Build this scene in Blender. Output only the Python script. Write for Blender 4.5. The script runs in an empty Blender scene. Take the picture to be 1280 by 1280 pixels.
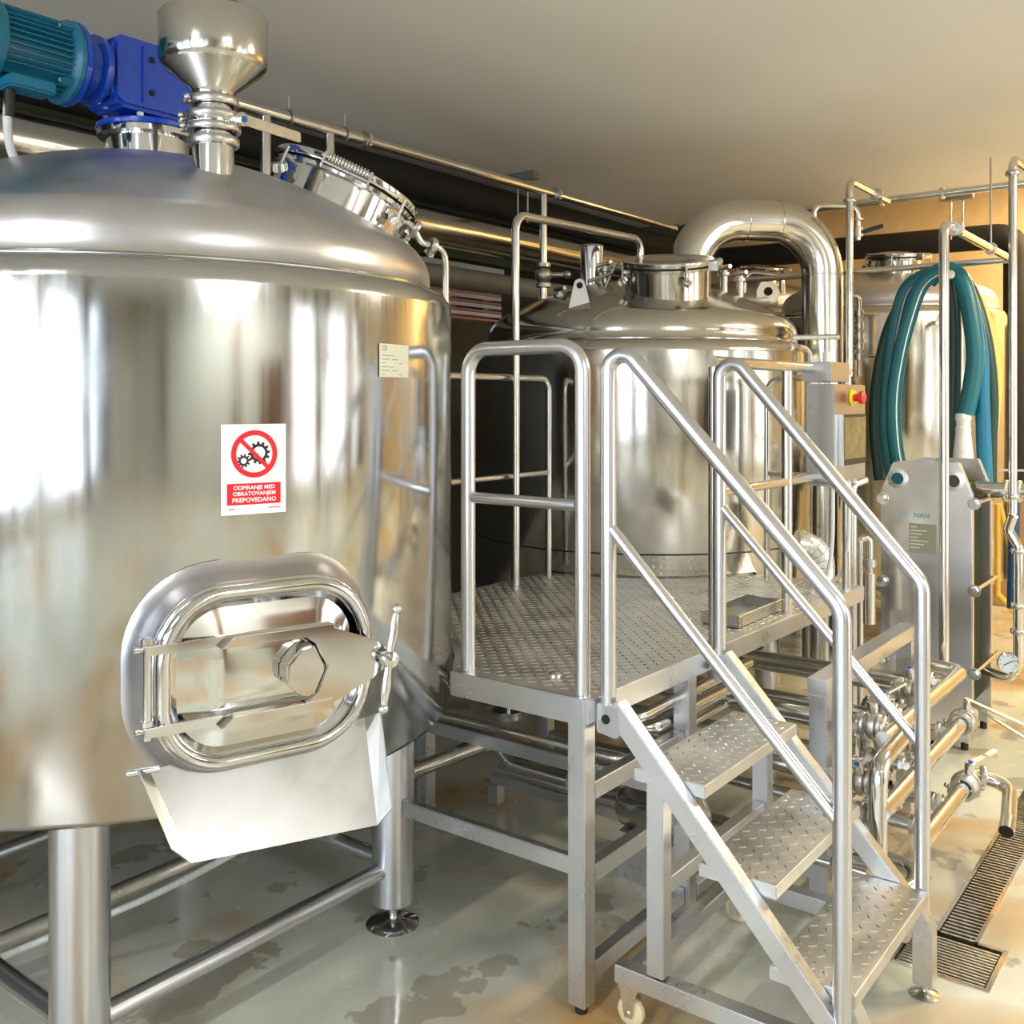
import bpy, bmesh, math, random
from math import sin, cos, pi, radians
from mathutils import Vector, Matrix
random.seed(7)
S = bpy.context.scene
COL = S.collection

# ------------------------------------------------------------------ camera, world, lights, exposure
FPX = 1248.0
YAW = math.atan2(950, FPX)
cd_ = bpy.data.cameras.new('camera'); cam = bpy.data.objects.new('camera', cd_); COL.objects.link(cam)
cam.location = (0, 0, 1.7); cam.rotation_euler = (pi/2, 0, YAW)
cd_.sensor_width = 36; cd_.lens = 36*FPX/1280; cd_.shift_y = -140/1280; cd_.clip_start = .02
S.camera = cam
S.view_settings.view_transform = 'Standard'; S.view_settings.look = 'None'
S.view_settings.gamma = 1; S.view_settings.use_curve_mapping = False
S.view_settings.exposure = 0.36
W = bpy.data.worlds.new('world'); S.world = W; W.use_nodes = True
W.node_tree.nodes['Background'].inputs[0].default_value = (.78, .88, 1, 1)
W.node_tree.nodes['Background'].inputs[1].default_value = 1.6

def area(name, loc, rot, sx, sy, power, color, spread=pi):
    l = bpy.data.lights.new(name, 'AREA'); l.shape = 'RECTANGLE'; l.size = sx; l.size_y = sy
    l.energy = power; l.color = color; l.spread = spread
    o = bpy.data.objects.new(name, l); o.location = loc; o.rotation_euler = rot; COL.objects.link(o); return o
# daylight coming in through the windows of the right and back walls (outside the panes)
RX, BY, LX, FY, CZ = 3.2, -3.0, -4.7, 9.2, 3.2      # room: right, back, left, far, ceiling
RWIN = [(3.1, 4.1), (4.5, 5.7), (6.2, 7.4)]
BWIN = [(-4.3, -3.2), (-2.9, -1.8), (-1.5, -.4), (-.1, 1.0), (1.3, 2.6)]
for a, b in RWIN:
    area('daylight_right', (RX+.30, (a+b)/2, 1.6), (0, pi/2, 0), 2.8, b-a, 18, (1, .94, .80))
for a, b in BWIN:
    area('daylight_back', ((a+b)/2, BY-.30, 1.6), (pi/2, 0, 0), b-a, 2.8, 30, (.76, .88, 1))

def ray(px):
    k = (px-640)/FPX
    return (-sin(YAW)+cos(YAW)*k, cos(YAW)+sin(YAW)*k)
def at_z(px, py, z):
    d = FPX*(1.7-z)/(py-500); r = ray(px); return Vector((r[0]*d, r[1]*d, z))
def at_x(px, py, X):
    r = ray(px); d = X/r[0]; return Vector((X, r[1]*d, 1.7-(py-500)*d/FPX))
def at_y(px, py, Y):
    r = ray(px); d = Y/r[1]; return Vector((r[0]*d, Y, 1.7-(py-500)*d/FPX))
def at_d(px, py, d):
    r = ray(px); return Vector((r[0]*d, r[1]*d, 1.7-(py-500)*d/FPX))

# ------------------------------------------------------------------ materials
MATS = {}
def nmat(name):
    m = bpy.data.materials.new(name); m.use_nodes = True
    nt = m.node_tree; b = nt.nodes['Principled BSDF']; MATS[name] = m
    return m, nt, b
def N(nt, t, **kw):
    n = nt.nodes.new(t)
    for k, v in kw.items():
        if k.startswith('i_'): n.inputs[k[2:].replace('_', ' ')].default_value = v
        else: setattr(n, k, v)
    return n
def ramp(nt, src, stops):
    r = nt.nodes.new('ShaderNodeValToRGB'); e = r.color_ramp.elements
    while len(e) < len(stops): e.new(.5)
    for el, (p, c) in zip(e, stops):
        el.position = p; el.color = c if len(c) == 4 else (*c, 1)
    nt.links.new(src, r.inputs[0]); return r
def mapping(nt, scale, coord='Object'):
    tc = nt.nodes.new('ShaderNodeTexCoord'); mp = nt.nodes.new('ShaderNodeMapping')
    mp.inputs['Scale'].default_value = scale
    nt.links.new(tc.outputs[coord], mp.inputs[0]); return mp.outputs[0]
def simple(name, col, rough=.5, metal=0, bump=0, bscale=40, var=.08, **extra):
    m, nt, b = nmat(name)
    b.inputs['Roughness'].default_value = rough; b.inputs['Metallic'].default_value = metal
    v = mapping(nt, (1, 1, 1))
    n = N(nt, 'ShaderNodeTexNoise'); n.inputs['Scale'].default_value = bscale; n.inputs['Detail'].default_value = 4
    nt.links.new(v, n.inputs['Vector'])
    lo = tuple(c*(1-var) for c in col); hi = tuple(min(1, c*(1+var)) for c in col)
    r = ramp(nt, n.outputs[0], [(.3, lo), (.7, hi)]); nt.links.new(r.outputs[0], b.inputs['Base Color'])
    if bump:
        bp = N(nt, 'ShaderNodeBump'); bp.inputs['Strength'].default_value = bump; bp.inputs['Distance'].default_value = .002
        nt.links.new(n.outputs[0], bp.inputs['Height']); nt.links.new(bp.outputs[0], b.inputs['Normal'])
    for k, x in extra.items(): b.inputs[k.replace('_', ' ')].default_value = x
    return m
def steel(name, col, r0, r1, streak=(60, 60, 1.2), wave=0, wavescale=(2.2, 2.2, .5), grime=.1, bump=.03):
    m, nt, b = nmat(name)
    b.inputs['Metallic'].default_value = 1
    v = mapping(nt, streak)
    n = N(nt, 'ShaderNodeTexNoise'); n.inputs['Scale'].default_value = 1; n.inputs['Detail'].default_value = 5
    nt.links.new(v, n.inputs['Vector'])
    v2 = mapping(nt, (5, 5, 4))
    n2 = N(nt, 'ShaderNodeTexNoise'); n2.inputs['Scale'].default_value = 1; n2.inputs['Detail'].default_value = 6
    nt.links.new(v2, n2.inputs['Vector'])
    mx = N(nt, 'ShaderNodeMath', operation='ADD'); nt.links.new(n.outputs[0], mx.inputs[0]); nt.links.new(n2.outputs[0], mx.inputs[1])
    mr = N(nt, 'ShaderNodeMapRange'); mr.inputs[1].default_value = .7; mr.inputs[2].default_value = 1.3
    mr.inputs[3].default_value = r0; mr.inputs[4].default_value = r1
    nt.links.new(mx.outputs[0], mr.inputs[0]); nt.links.new(mr.outputs[0], b.inputs['Roughness'])
    r = ramp(nt, n2.outputs[0], [(.35, tuple(c*(1-grime) for c in col)), (.65, col)])
    nt.links.new(r.outputs[0], b.inputs['Base Color'])
    b1 = N(nt, 'ShaderNodeBump'); b1.inputs['Strength'].default_value = bump; b1.inputs['Distance'].default_value = .001
    nt.links.new(n.outputs[0], b1.inputs['Height']); out = b1
    if wave:
        v3 = mapping(nt, wavescale)
        n3 = N(nt, 'ShaderNodeTexNoise'); n3.inputs['Scale'].default_value = 1; n3.inputs['Detail'].default_value = 1.5
        nt.links.new(v3, n3.inputs['Vector'])
        b2 = N(nt, 'ShaderNodeBump'); b2.inputs['Strength'].default_value = 1; b2.inputs['Distance'].default_value = wave
        nt.links.new(n3.outputs[0], b2.inputs['Height']); nt.links.new(b1.outputs[0], b2.inputs['Normal']); out = b2
    nt.links.new(out.outputs[0], b.inputs['Normal'])
    return m
steel('tank_steel', (.55, .555, .545), .09, .20, wave=.014, wavescale=(3, 3, .35))
steel('dome_steel', (.64, .63, .65), .28, .40, streak=(8, 8, 8), wave=.004)
steel('kettle_steel', (.60, .58, .53), .10, .22, streak=(90, 90, 1), wave=.008, wavescale=(3, 3, .3))
steel('mirror_steel', (.72, .72, .72), .05, .12, streak=(10, 10, 10), grime=.04)
steel('pipe_steel', (.72, .70, .66), .14, .20, streak=(8, 8, 8), grime=.06, bump=0)
simple('rail_steel', (.66, .67, .71), .27, 1, bscale=6, var=.02)
steel('frame_steel', (.72, .73, .75), .26, .38, streak=(60, 60, 60), grime=.10)
steel('sheet_steel', (.46, .46, .44), .26, .42, streak=(40, 6, 6), grime=.14)
steel('checker_steel', (.74, .74, .72), .34, .52, streak=(5, 5, 5), grime=.16, bump=.01)
steel('lug_steel', (.80, .80, .76), .2, .3, streak=(12, 12, 12), grime=.1)
steel('cast_steel', (.62, .60, .56), .25, .42, streak=(50, 50, 50), grime=.2, bump=.2)
steel('plate_steel', (.82, .82, .84), .18, .26, streak=(2, 2, 2), grime=.04, bump=.0)
steel('foil_steel', (.84, .83, .8), .18, .3, streak=(30, 30, 30), wave=.004, wavescale=(14, 14, 14))
simple('blue_paint', (.004, .06, .50), .25, bump=.15, bscale=60, Coat_Weight=.4)
simple('teal_paint', (.01, .16, .27), .32, bump=.2, bscale=70)
simple('black_foam', (.006, .006, .006), .75, bump=.3, bscale=90)
simple('black_rubber', (.012, .012, .012), .5)
simple('recess_shade', (.01, .009, .008), .8)  # near-black, paints the shade inside holes and drain pits
simple('white_plastic', (.75, .75, .73), .4)
simple('blue_plastic', (.01, .1, .55), .35)
simple('cream_rubber', (.72, .62, .38), .5)
simple('teal_hose', (.004, .125, .16), .38, bump=.15, bscale=120)
simple('blue_hose', (.004, .16, .30), .36)
simple('green_hose', (.006, .045, .04), .42)
simple('yellow_hose', (.62, .52, .12), .45)
simple('blue_pipe_paint', (.01, .07, .2), .4)
simple('yellow_paint', (.75, .48, .06), .4)
simple('estop_yellow', (.85, .62, .02), .4)
simple('estop_red', (.7, .03, .02), .35)
simple('sign_white', (.86, .87, .88), .35, var=.02)
simple('sign_red', (.78, .01, .02), .35, var=.02)
simple('sign_black', (.01, .01, .012), .4, var=.02)
simple('sign_cyan', (.12, .42, .58), .4, var=.02)
simple('label_cream', (.72, .73, .60), .35, var=.03)
simple('ink_grey', (.30, .31, .24), .5, var=.03)
simple('cardboard', (.42, .24, .12), .8)
simple('orange_paint', (.62, .19, .05), .5)
simple('gasket_green', (.055, .065, .03), .5)
simple('insul_grey', (.20, .20, .19), .45, bump=.2, bscale=20)
simple('wood_green', (.16, .20, .09), .6)
simple('brown_paint', (.16, .085, .045), .45)
simple('red_blind', (.60, .25, .22), .6)
simple('white_blind', (.88, .87, .86), .6)
simple('gauge_face', (.70, .80, .86), .3, var=.02)
simple('wall_cream', (.74, .70, .60), .85, bump=.15, bscale=14, var=.05)
simple('wall_olive', (.60, .61, .52), .85, bump=.15, bscale=14, var=.05)
simple('door_dark', (.03, .02, .014), .5)
simple('wall_far', (.70, .52, .30), .85, bump=.15, bscale=14, var=.06)
simple('wall_dark', (.035, .034, .028), .7, bump=.15, bscale=14, var=.15)  # dimness of the left wall put into its base colour
# ceiling: uneven plaster
m, nt, b = nmat('ceiling_plaster'); b.inputs['Roughness'].default_value = .9
n = N(nt, 'ShaderNodeTexNoise'); n.inputs['Scale'].default_value = .8; n.inputs['Detail'].default_value = 2
nt.links.new(mapping(nt, (1, .6, 1)), n.inputs['Vector'])
nt.links.new(ramp(nt, n.outputs[0], [(.3, (.72, .70, .65)), (.7, (.80, .78, .72))]).outputs[0], b.inputs['Base Color'])
bp = N(nt, 'ShaderNodeBump'); bp.inputs['Distance'].default_value = .10; bp.inputs['Strength'].default_value = .35
nt.links.new(n.outputs[0], bp.inputs['Height']); nt.links.new(bp.outputs[0], b.inputs['Normal'])
# floor: grey-beige resin, wet, with rusty stains and puddles
m, nt, b = nmat('resin_floor')
v = mapping(nt, (1, 1, 1))
n1 = N(nt, 'ShaderNodeTexNoise'); n1.inputs['Scale'].default_value = 1.3; n1.inputs['Detail'].default_value = 6; n1.inputs['Distortion'].default_value = .8
nt.links.new(v, n1.inputs['Vector'])
v2 = mapping(nt, (1.0, 1.25, 1))
n2 = N(nt, 'ShaderNodeTexNoise'); n2.inputs['Scale'].default_value = 1.15; n2.inputs['Detail'].default_value = 3; n2.inputs['Distortion'].default_value = .6
nt.links.new(v2, n2.inputs['Vector'])
base = ramp(nt, n1.outputs[0], [(.3, (.42, .44, .37)), (.5, (.53, .54, .45)), (.7, (.64, .65, .57))])
st = ramp(nt, n2.outputs[0], [(.49, (0, 0, 0)), (.58, (.5, .5, .5)), (.70, (1, 1, 1))])
mix = N(nt, 'ShaderNodeMix', data_type='RGBA'); mix.inputs[7].default_value = (.47, .28, .10, 1)
nt.links.new(st.outputs[0], mix.inputs[0]); nt.links.new(base.outputs[0], mix.inputs[6])
n3 = N(nt, 'ShaderNodeTexNoise'); n3.inputs['Scale'].default_value = 3.4; n3.inputs['Detail'].default_value = 4
nt.links.new(v, n3.inputs['Vector'])
pu = ramp(nt, n3.outputs[0], [(.585, (0, 0, 0)), (.595, (1, 1, 1))])
mix2 = N(nt, 'ShaderNodeMix', data_type='RGBA'); mix2.inputs[7].default_value = (.24, .21, .14, 1); 
mm = N(nt, 'ShaderNodeMath', operation='MULTIPLY'); mm.inputs[1].default_value = .55
nt.links.new(pu.outputs[0], mm.inputs[0]); nt.links.new(mm.outputs[0], mix2.inputs[0])
nt.links.new(mix.outputs[2], mix2.inputs[6]); nt.links.new(mix2.outputs[2], b.inputs['Base Color'])
rr = ramp(nt, n3.outputs[0], [(.35, (.30,)*3), (.56, (.16,)*3), (.60, (.05,)*3)])
nt.links.new(rr.outputs[0], b.inputs['Roughness'])
n4 = N(nt, 'ShaderNodeTexNoise'); n4.inputs['Scale'].default_value = 7; nt.links.new(v, n4.inputs['Vector'])
bp = N(nt, 'ShaderNodeBump'); bp.inputs['Distance'].default_value = .006; bp.inputs['Strength'].default_value = .4
nt.links.new(n4.outputs[0], bp.inputs['Height']); nt.links.new(bp.outputs[0], b.inputs['Normal'])
b.inputs['Specular IOR Level'].default_value = .7
# window glass
m, nt, b = nmat('window_glass')
tr = N(nt, 'ShaderNodeBsdfTransparent'); gl = N(nt, 'ShaderNodeBsdfGlossy'); gl.inputs['Roughness'].default_value = .02
fr = N(nt, 'ShaderNodeFresnel'); fr.inputs[0].default_value = 1.45
mx = N(nt, 'ShaderNodeMixShader'); nt.links.new(fr.outputs[0], mx.inputs[0]); nt.links.new(tr.outputs[0], mx.inputs[1]); nt.links.new(gl.outputs[0], mx.inputs[2])
nt.links.new(mx.outputs[0], nt.nodes['Material Output'].inputs[0])
simple('touch_screen', (.10, .11, .06), .06, var=.3, bscale=18)
# perforated sheet of the tray
m = simple('perforated_steel', (.55, .55, .52), .35, metal=1)

# ------------------------------------------------------------------ mesh builder
class MB:
    def __init__(s): s.v = []; s.f = []
    def add(s, vs, fs):
        o = len(s.v); s.v += [Vector(p) for p in vs]; s.f += [tuple(i+o for i in f) for f in fs]; return s
    def box(s, a, b):
        x0, y0, z0 = a; x1, y1, z1 = b
        vs = [(x, y, z) for x in (x0, x1) for y in (y0, y1) for z in (z0, z1)]
        return s.add(vs, [(0, 1, 3, 2), (4, 6, 7, 5), (0, 4, 5, 1), (2, 3, 7, 6), (0, 2, 6, 4), (1, 5, 7, 3)])
    def obox(s, c, ax, ay, az, hx, hy, hz):
        c = Vector(c); vs = [c+ax*hx*i+ay*hy*j+az*hz*k for i in (-1, 1) for j in (-1, 1) for k in (-1, 1)]
        return s.add(vs, [(0, 1, 3, 2), (4, 6, 7, 5), (0, 4, 5, 1), (2, 3, 7, 6), (0, 2, 6, 4), (1, 5, 7, 3)])
    def beam(s, p, q, w, h, up=(0, 0, 1)):
        p = Vector(p); q = Vector(q); t = (q-p); L = t.length; t.normalize()
        up = Vector(up)
        side = t.cross(up).normalized(); u = side.cross(t).normalized()
        return s.obox((p+q)/2, t, side, u, L/2, w/2, h/2)
    def tube(s, pts, r, fillet=0, n=12, caps=True, closed=False, fn=6, rr=None):
        pts = [Vector(p) for p in pts]
        if fillet and len(pts) > 2:
            out = [pts[0]]
            for i in range(1, len(pts)-1):
                a, b, c = pts[i-1], pts[i], pts[i+1]
                u = (a-b); v = (c-b); lu, lv = u.length, v.length; u.normalize(); v.normalize()
                ang = u.angle(v)
                if ang > pi-.02: out.append(b); continue
                fl = fillet[i-1] if isinstance(fillet, (list, tuple)) else fillet
                t = min(fl/math.tan(ang/2), lu*.49 if i > 1 else lu*.98, lv*.49 if i < len(pts)-2 else lv*.98)
                R = t*math.tan(ang/2); bis = (u+v).normalized(); cen = b+bis*(R/sin(ang/2))
                s0 = b+u*t-cen; s1 = b+v*t-cen
                for k in range(fn+1):
                    w = s0.normalized().slerp(s1.normalized(), k/fn)*R
                    out.append(cen+w)
            out.append(pts[-1]); pts = out
        m = len(pts); vs = []; nrm = None
        for i in range(m):
            if closed: t = (pts[(i+1) % m]-pts[i-1])
            elif i == 0: t = pts[1]-pts[0]
            elif i == m-1: t = pts[-1]-pts[-2]
            else: t = (pts[i+1]-pts[i]).normalized()+(pts[i]-pts[i-1]).normalized()
            t.normalize()
            if nrm is None:
                nrm = t.cross(Vector((0, 0, 1)) if abs(t.z) < .9 else Vector((1, 0, 0))).normalized()
            nrm = (nrm-t*nrm.dot(t)).normalized(); bn = t.cross(nrm)
            ri = rr[i] if rr else r
            for k in range(n):
                a = 2*pi*k/n; vs.append(pts[i]+nrm*cos(a)*ri+bn*sin(a)*ri)
        fs = []
        for i in range(m if closed else m-1):
            j = (i+1) % m
            for k in range(n): fs.append((i*n+k, i*n+(k+1) % n, j*n+(k+1) % n, j*n+k))
        if caps and not closed:
            fs.append(tuple(range(n-1, -1, -1))); fs.append(tuple((m-1)*n+k for k in range(n)))
        return s.add(vs, fs)
    def lathe(s, prof, origin=(0, 0, 0), axis=(0, 0, 1), n=32, close=False):
        """prof: (radius, height along the axis)"""
        ax = Vector(axis).normalized(); o = Vector(origin)
        e = ax.cross(Vector((0, 0, 1)) if abs(ax.z) < .9 else Vector((1, 0, 0))).normalized(); g = ax.cross(e)
        vs = []; m = len(prof)
        for r, h in prof:
            for k in range(n):
                a = 2*pi*k/n; vs.append(o+ax*h+(e*cos(a)+g*sin(a))*max(r, 1e-5))
        fs = []
        for i in range(m if close else m-1):
            j = (i+1) % m
            for k in range(n): fs.append((i*n+k, i*n+(k+1) % n, j*n+(k+1) % n, j*n+k))
        return s.add(vs, fs)
    def cyl(s, p, q, r, n=20, bev=0):
        p = Vector(p); q = Vector(q); L = (q-p).length; b = bev or min(r, L)*.08
        return s.lathe([(0, 0), (r-b, 0), (r, b), (r, L-b), (r-b, L), (0, L)], p, q-p, n)
    def ball(s, c, r, n=14, sc=1):
        k = 8; return s.lathe([(r*sin(pi*i/k), -r*sc*cos(pi*i/k)) for i in range(k+1)], c, (0, 0, 1), n)
    def torus(s, c, axis, R, r, n=28, k=8):
        return s.lathe([(R+r*cos(2*pi*i/k), r*sin(2*pi*i/k)) for i in range(k)], c, axis, n, close=True)
    def prism(s, poly, z0, z1, fn=None):
        n = len(poly); f = fn or (lambda x, y, z: (x, y, z))
        vs = [f(x, y, z0) for x, y in poly]+[f(x, y, z1) for x, y in poly]
        return s.add(vs, [tuple(range(n-1, -1, -1)), tuple(range(n, 2*n))]+[(i, (i+1) % n, n+(i+1) % n, n+i) for i in range(n)])
    def build(s, name, mat, parent=None, bevel=0, smooth=True, ang=38):
        me = bpy.data.meshes.new(name); me.from_pydata([tuple(v) for v in s.v], [], s.f)
        bm = bmesh.new(); bm.from_mesh(me); bmesh.ops.remove_doubles(bm, verts=bm.verts, dist=1e-5)
        bmesh.ops.recalc_face_normals(bm, faces=bm.faces)
        if bevel:
            es = [e for e in bm.edges if len(e.link_faces) == 2 and e.calc_face_angle(0) > .6]
            if es: bmesh.ops.bevel(bm, geom=es, offset=bevel, segments=2, affect='EDGES', clamp_overlap=True)
        bm.to_mesh(me); bm.free()
        if smooth:
            me.polygons.foreach_set('use_smooth', [True]*len(me.polygons)); me.set_sharp_from_angle(angle=radians(ang))
        me.materials.append(MATS[mat])
        o = bpy.data.objects.new(name, me); COL.objects.link(o)
        if parent is not None:
            o.parent = parent
            off = world_loc(parent)
            me.transform(Matrix.Translation(-off))
        return o
def world_loc(o):
    l = Vector((0, 0, 0))
    while o is not None: l += o.location; o = o.parent
    return l
def tag(o, label=None, cat=None, group=None, kind=None):
    if label: o['label'] = label
    if cat: o['category'] = cat
    if group: o['group'] = group
    if kind: o['kind'] = kind
    return o
def thing(name, label, cat, loc=(0, 0, 0), group=None):
    o = bpy.data.objects.new(name, None); COL.objects.link(o); o.location = loc; o.empty_display_size = .1
    return tag(o, label, cat, group)
def struct(mb, name, mat, parent=None, **k):
    o = mb.build(name, mat, parent, **k); o['kind'] = 'structure'; return o
def solo(mb, name, mat, label, cat, group=None, **k):
    return tag(mb.build(name, mat, None, **k), label, cat, group)
X_, Y_, Z_ = Vector((1, 0, 0)), Vector((0, 1, 0)), Vector((0, 0, 1))
def smooth_path(pts, k=6):
    P = [Vector(p) for p in pts]; out = []
    for i in range(len(P)-1):
        a = P[max(i-1, 0)]; b = P[i]; c = P[i+1]; d = P[min(i+2, len(P)-1)]
        for j in range(k):
            t = j/k
            out.append(.5*((2*b)+(c-a)*t+(2*a-5*b+4*c-d)*t*t+(3*b-a-3*c+d)*t**3))
    out.append(P[-1]); return out
_tc = {}
def text_mesh(body, size):
    if (body, size) in _tc: return _tc[(body, size)]
    c = bpy.data.curves.new('t', 'FONT'); c.body = body; c.size = size; c.align_x = 'CENTER'; c.align_y = 'CENTER'; c.resolution_u = 2
    c.offset = size*.025
    o = bpy.data.objects.new('t', c); COL.objects.link(o); bpy.context.view_layer.update()
    me = bpy.data.meshes.new_from_object(o)
    r = ([v.co.copy() for v in me.vertices], [tuple(p.vertices) for p in me.polygons])
    bpy.data.objects.remove(o); bpy.data.curves.remove(c); bpy.data.meshes.remove(me)
    _tc[(body, size)] = r; return r
def put_text(mb, body, size, fn, ox=0, oy=0, sx=1):
    vs, fs = text_mesh(body, size)
    mb.add([fn(v.x*sx+ox, v.y+oy) for v in vs], fs)

# ------------------------------------------------------------------ room shell
DR = dict(ch=(-.86, -.73, 3.37, 9.0), bx=(-.93, -.644, 3.10, 3.37))
fl = MB()
T = -.08
cx0, cx1, cy0, cy1 = DR['ch']; bx0, bx1, by0, by1 = DR['bx']
fl.box((LX, BY, T), (cx0, cy0-.27, 0)); fl.box((cx0, BY, T), (cx1, by0, 0)); fl.box((cx1, BY, T), (RX, by0, 0))
fl = MB()
xs = [LX-.2, bx0, cx0, cx1, bx1, RX+.2]; ys = [BY-.2, by0, by1, cy1, FY+.2]
for i in range(5):
    for j in range(4):
        hole = (j == 1 and 1 <= i <= 3) or (j == 2 and i == 2)
        if not hole:
            fl.add([(xs[i], ys[j], 0), (xs[i+1], ys[j], 0), (xs[i+1], ys[j+1], 0), (xs[i], ys[j+1], 0)], [(0, 1, 2, 3)])
        else:
            fl.add([(xs[i], ys[j], -.07), (xs[i+1], ys[j], -.07), (xs[i+1], ys[j+1], -.07), (xs[i], ys[j+1], -.07)], [(0, 1, 2, 3)])
for a, b in [((bx0, by0), (bx1, by0)), ((bx1, by0), (bx1, by1)), ((bx0, by0), (bx0, by1)), ((bx0, by1), (cx0, by1)), ((cx1, by1), (bx1, by1)), ((cx0, by1), (cx0, cy1)), ((cx1, by1), (cx1, cy1)), ((cx0, cy1), (cx1, cy1))]:
    fl.add([(*a, 0), (*b, 0), (*b, -.07), (*a, -.07)], [(0, 1, 2, 3)])
struct(fl, 'floor', 'resin_floor', smooth=False)
HZ = 3.6       # the bay at the far end is a little higher
struct(MB().box((LX, BY, CZ), (RX, 7.6, HZ)).box((LX-.2, BY-.2, HZ), (RX+.2, FY+.2, HZ+.15)), 'ceiling', 'ceiling_plaster', smooth=False)
def wall_x(mb, x0, x1, wins, z0, z1, ya=BY-.2, yb=FY+.2):
    y = ya
    for a, b in wins:
        mb.box((x0, y, 0), (x1, a, HZ)); mb.box((x0, a, 0), (x1, b, z0)); mb.box((x0, a, z1), (x1, b, HZ)); y = b
    mb.box((x0, y, 0), (x1, yb, HZ))
w = MB(); wall_x(w, RX, RX+.2, RWIN, .2, 3.0); wr = struct(w, 'wall_right', 'wall_olive', smooth=False)
w = MB(); x = LX
for a, b in BWIN:
    w.box((x, BY-.2, 0), (a, BY, CZ)); w.box((a, BY-.2, 0), (b, BY, .2)); w.box((a, BY-.2, 3.0), (b, BY, CZ)); x = b
w.box((x, BY-.2, 0), (RX, BY, CZ)); struct(w, 'wall_back', 'wall_cream', smooth=False)
WY0, WY1, WZ0, WZ1 = 5.1, 6.02, 2.27, 2.66
w = MB(); wall_x(w, LX-.2, LX, [(WY0, WY1)], WZ0, WZ1); struct(w, 'wall_left', 'wall_dark', smooth=False)
struct(MB().box((LX, FY, 0), (RX, FY+.2, HZ)), 'wall_far', 'wall_far', smooth=False)
def window(n, ax, a, b, z0, z1, wallpos, inward):
    fr = MB(); g = MB(); c = wallpos-inward*.1
    def bx(mb, p0, p1, zz0, zz1, t):
        if ax == 'y': mb.box((c-t, p0, zz0), (c+t, p1, zz1))
        else: mb.box((p0, c-t, zz0), (p1, c+t, zz1))
    w_ = .06
    bx(fr, a, a+w_, z0, z1, .03); bx(fr, b-w_, b, z0, z1, .03); bx(fr, a+w_, b-w_, z0, z0+w_, .03); bx(fr, a+w_, b-w_, z1-w_, z1, .03)
    mid = (a+b)/2; bx(fr, mid-.03, mid+.03, z0+w_, z1-w_, .028)
    if z1-z0 > 1: bx(fr, a+w_, mid-.03, 2.2, 2.25, .026); bx(fr, mid+.03, b-w_, 2.2, 2.25, .026)
    f_ = struct(fr, 'window_%d' % n, 'brown_paint' if n % 2 else 'white_plastic', smooth=False)
    bx(g, a+w_, mid-.03, z0+w_, z1-w_, .004); bx(g, mid+.03, b-w_, z0+w_, z1-w_, .004)
    g.build('pane', 'window_glass', f_, smooth=False); return f_
k = 2
for a, b in RWIN: window(k, 'y', a, b, .2, 3.0, RX, 1 if False else -1); k += 1
for a, b in BWIN: window(k, 'x', a, b, .2, 3.0, BY, 1); k += 1
w1 = window(1, 'y', WY0, WY1, WZ0, WZ1, LX, 1)
# unseen brown pilasters added for dark streaks in steel reflections, skirting along the walls
k = 1
for y in (-1.6, 1.0, 2.9, 4.3, 5.95):
    struct(MB().box((RX-.12, y-.13, 0), (RX, y+.13, CZ)), 'trim_%d' % k, 'brown_paint', smooth=False); k += 1
for x in (-1.65, 1.15):
    struct(MB().box((x-.14, BY, 0), (x+.14, BY+.12, CZ)), 'trim_%d' % k, 'brown_paint', smooth=False); k += 1
dd = struct(MB().box((RX-.05, 1.75, .01), (RX-.002, 2.6, 2.1)), 'door_reflected', 'brown_paint', smooth=False)  # unseen door added for a brown streak in the tank's reflection
MB().cyl((RX-.10, 1.85, 1.05), (RX-.05, 1.85, 1.05), .012, 10).build('door_handle', 'lug_steel', dd)
d2 = struct(MB().box((-1.97, FY-.06, .01), (-1.02, FY-.002, 2.35)), 'door_2', 'door_dark', smooth=False)
MB().cyl((-1.12, FY-.12, 1.05), (-1.12, FY-.06, 1.05), .014, 10).build('door_handle', 'lug_steel', d2)
struct(MB().box((LX, BY, 3.05), (LX+.03, FY, 3.15)), 'trim_%d' % k, 'wood_green', smooth=False); k += 1
struct(MB().box((LX, 2.0, 2.72), (LX+.04, FY, 2.84)), 'trim_%d' % k, 'wood_green', smooth=False)
struct(MB().box((LX, FY-.02, 0), (cx0-.3, FY, .1)), 'baseboard_far', 'brown_paint', smooth=False)
# blinds in the small window of the left wall
bl = thing('window_blind', 'red and white slatted blind in the small window behind the tanks', 'blind', (LX+.03, (WY0+WY1)/2, WZ0))
for i in range(12):
    z = WZ0+.02+i*.032
    s_ = MB().box((LX+.015, WY0+.03, z), (LX+.04, WY1-.03, z+.024 if i % 2 else z+.014)).build('slat', 'white_blind' if i % 2 else 'red_blind', bl, smooth=False)
MB().box((LX+.005, WY0+.01, WZ1-.005), (LX+.05, WY1-.01, WZ1+.03)).build('head_rail', 'white_blind', bl, smooth=False)

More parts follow.
